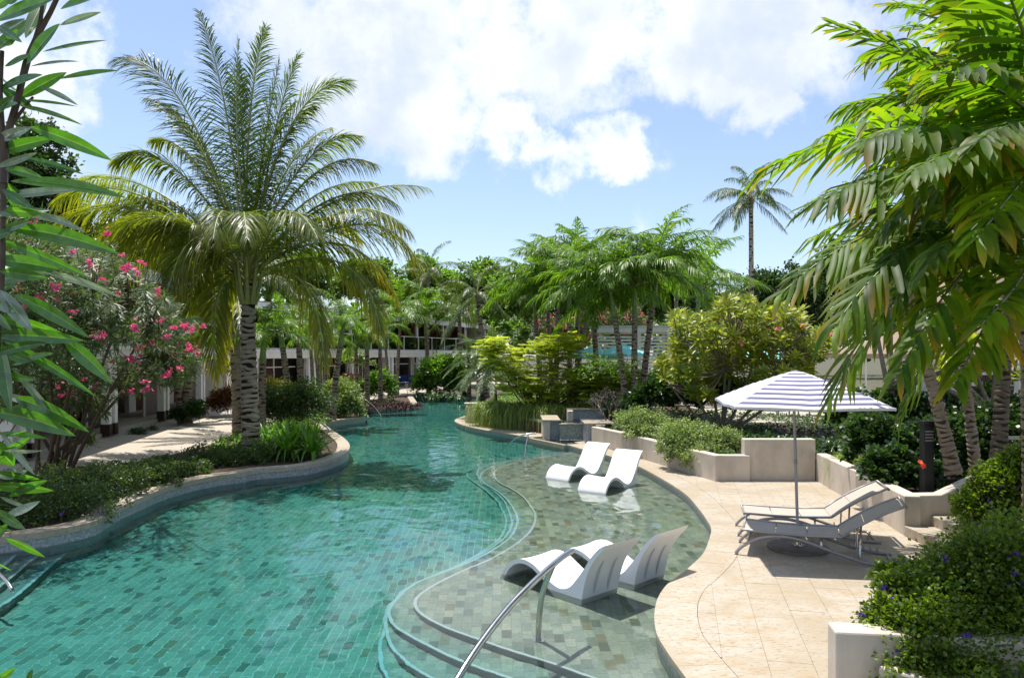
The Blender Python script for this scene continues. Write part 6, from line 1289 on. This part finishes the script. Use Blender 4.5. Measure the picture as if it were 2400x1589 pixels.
# flowering bushes bottom right
bush('duranta_bush', 'dense purple-flowering bush in the bottom right corner', 'bush', pxlobes([(2270, 1420, 130, 130), (2190, 1500, 120, 95, -.3), (2350, 1350, 110, 120), (2210, 1375, 90, 75, .3), (2400, 1520, 140, 140, -.3), (2120, 1400, 62, 62), (2120, 1530, 80, 75, -.3), (2320, 1300, 80, 60, .8), (2145, 1345, 45, 35, .5), (2085, 1350, 40, 36, .4), (2080, 1460, 55, 60, -.1), (2240, 1600, 150, 90, -.5)], 6.5, .75), 62000, .046, .017, 'duranta', 30, clump=20, spread=.17, inner=.25, flowers='violet', nfl=70, tipamt=.6, up=.1, shell=(.6, 1.2))
bush('duranta_bush', 'sunlit yellow-green flowering bush beside the stairs', 'bush', pxlobes([(2350, 1150, 70, 60), (2300, 1190, 60, 40), (2400, 1110, 60, 60), (2390, 1220, 60, 45), (2290, 1222, 30, 20)], 10.4, .7), 17000, .06, .022, 'duranta', 14, clump=24, spread=.16, flowers='violet', nfl=16, tipamt=1.0)
# ---------------------------------------------------------------- the oleander right in front at the left
def near():
    Y0 = 1.05; root = Vector((-1.05, 1.1, -.05)); e = empty('near_oleander', root, 'out-reaching oleander branch with long leaves close to the viewer at the left', 'shrub'); b = np.array(tuple(root)); g = np.random.default_rng(2)
    q = lambda x, y, Y=Y0: np.array(tuple(pd(x, y, Y))) - b
    for pts, r in (([np.zeros(3), np.array((.1, 0, 1.2)), q(-60, 1500), q(-25, 1200), q(-10, 900), q(5, 640), q(8, 430), q(12, 320)], .0062), ([q(8, 430), q(12, 330), q(22, 300), q(45, 220), q(60, 150), q(85, 90), q(118, 30), q(150, -40)], .0055), ([q(8, 400), q(4, 300), q(0, 215), q(5, 120)], .005), ([q(22, 300), q(30, 290), q(60, 248), q(78, 228)], .003), ([q(45, 220), q(70, 130), q(95, 50), q(100, -10)], .004)):
        m = MB(); m.tube(crom(pts, .03), np.linspace(r, r * .55, len(crom(pts, .03))), 8); child('stem', m, 'nearstem', e, True)
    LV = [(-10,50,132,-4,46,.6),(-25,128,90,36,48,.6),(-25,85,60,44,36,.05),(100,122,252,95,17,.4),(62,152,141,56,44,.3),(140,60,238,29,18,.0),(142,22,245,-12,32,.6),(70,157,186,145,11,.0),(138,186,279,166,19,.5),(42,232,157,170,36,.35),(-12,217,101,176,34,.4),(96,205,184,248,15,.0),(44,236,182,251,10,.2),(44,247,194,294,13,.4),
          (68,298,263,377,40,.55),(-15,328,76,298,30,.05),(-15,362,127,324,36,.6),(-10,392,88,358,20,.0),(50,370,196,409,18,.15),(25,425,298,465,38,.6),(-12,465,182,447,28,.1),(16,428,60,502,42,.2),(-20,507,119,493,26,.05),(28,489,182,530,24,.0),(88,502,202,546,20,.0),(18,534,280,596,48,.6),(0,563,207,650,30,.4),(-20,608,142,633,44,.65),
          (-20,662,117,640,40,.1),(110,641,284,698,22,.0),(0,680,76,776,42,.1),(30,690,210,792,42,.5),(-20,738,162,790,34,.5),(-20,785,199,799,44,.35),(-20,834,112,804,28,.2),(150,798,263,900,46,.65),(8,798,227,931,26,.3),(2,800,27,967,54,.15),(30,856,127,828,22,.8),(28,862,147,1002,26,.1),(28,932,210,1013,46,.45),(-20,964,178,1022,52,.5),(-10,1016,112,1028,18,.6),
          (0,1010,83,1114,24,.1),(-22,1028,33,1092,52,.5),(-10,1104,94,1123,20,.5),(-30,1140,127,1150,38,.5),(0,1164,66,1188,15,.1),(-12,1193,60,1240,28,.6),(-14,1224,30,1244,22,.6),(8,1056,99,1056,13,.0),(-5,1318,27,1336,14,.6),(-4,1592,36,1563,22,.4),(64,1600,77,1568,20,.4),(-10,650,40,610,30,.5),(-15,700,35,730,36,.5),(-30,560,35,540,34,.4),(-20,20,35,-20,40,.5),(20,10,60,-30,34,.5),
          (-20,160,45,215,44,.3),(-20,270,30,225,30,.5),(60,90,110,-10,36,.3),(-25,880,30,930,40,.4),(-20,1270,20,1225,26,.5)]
    for k in range(26):                      # shorter leaves close round the stems
        yy = 60 + k * 48; LV.append((g.uniform(-15, 25), yy, g.uniform(25, 115), yy + g.uniform(-45, 60), g.uniform(22, 36), float(g.choice([.05, .3, .5, .65]))))
    for i, (x0, y0, x1, y1, wd, tint) in enumerate(LV):
        dY = g.uniform(-.05, .05); A = q(x0, y0, Y0 + g.uniform(-.02, .02)); B = q(x1, y1, Y0 + dY); n = 14; d = B - A; Ln = np.linalg.norm(d); d = d / Ln; f = np.array((0, -1., 0)); tilt = g.uniform(-.45, .45)
        sd = nrmz(np.cross(d, f)); nr = nrmz(np.cross(sd, d)); sd, nr = sd * math.cos(tilt) + nr * math.sin(tilt), nr * math.cos(tilt) - sd * math.sin(tilt); w = wd / 2 * Y0 / FPX * .82; V = []; T = []; bow = g.uniform(.03, .08) * (1 if x1 > 100 else -.4)
        for k in range(n + 1):
            t = k / n; c = A + d * Ln * t + np.array((0, 0, 1)) * bow * Ln * 4 * t * (1 - t) * .5; pw = w * max(.04, math.sin(math.pi * min(1, t ** .9)) ** .8) * (1 if t < 1 else .1)
            for a_, h_ in ((-1, .22), (-.5, .1), (-.09, .01), (-.035, 0), (.035, 0), (.09, .01), (.5, .1), (1, .22)): V.append(c + sd * pw * a_ + nr * pw * h_ * (1 + .15 * math.sin(t * 9 + i))); T.append((tint + g.uniform(-.04, .04), 1.0 if abs(a_) < .05 else 0, .5))
        F = [(8 * k + a_, 8 * k + a_ + 1, 8 * k + a_ + 9, 8 * k + a_ + 8) for k in range(n) for a_ in range(7)]
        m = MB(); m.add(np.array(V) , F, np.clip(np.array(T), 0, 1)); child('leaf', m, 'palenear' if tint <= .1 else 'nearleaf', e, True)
near()
# the sun shines through the water surface onto everything below it (shadow caustics)
for o in bpy.data.objects:
    if o.type != 'MESH': continue
    n = o.name.split('.')[0]
    if n == 'water': o.cycles.is_caustics_caster = True
    elif n in ('tile', 'tile_field', 'pool_floor', 'pool_wall', 'pool_step', 'pool_shelf', 'corner_step', 'nosing', 'shell', 'rear_rib', 'post', 'rail', 'basin_front'): o.cycles.is_caustics_receiver = True
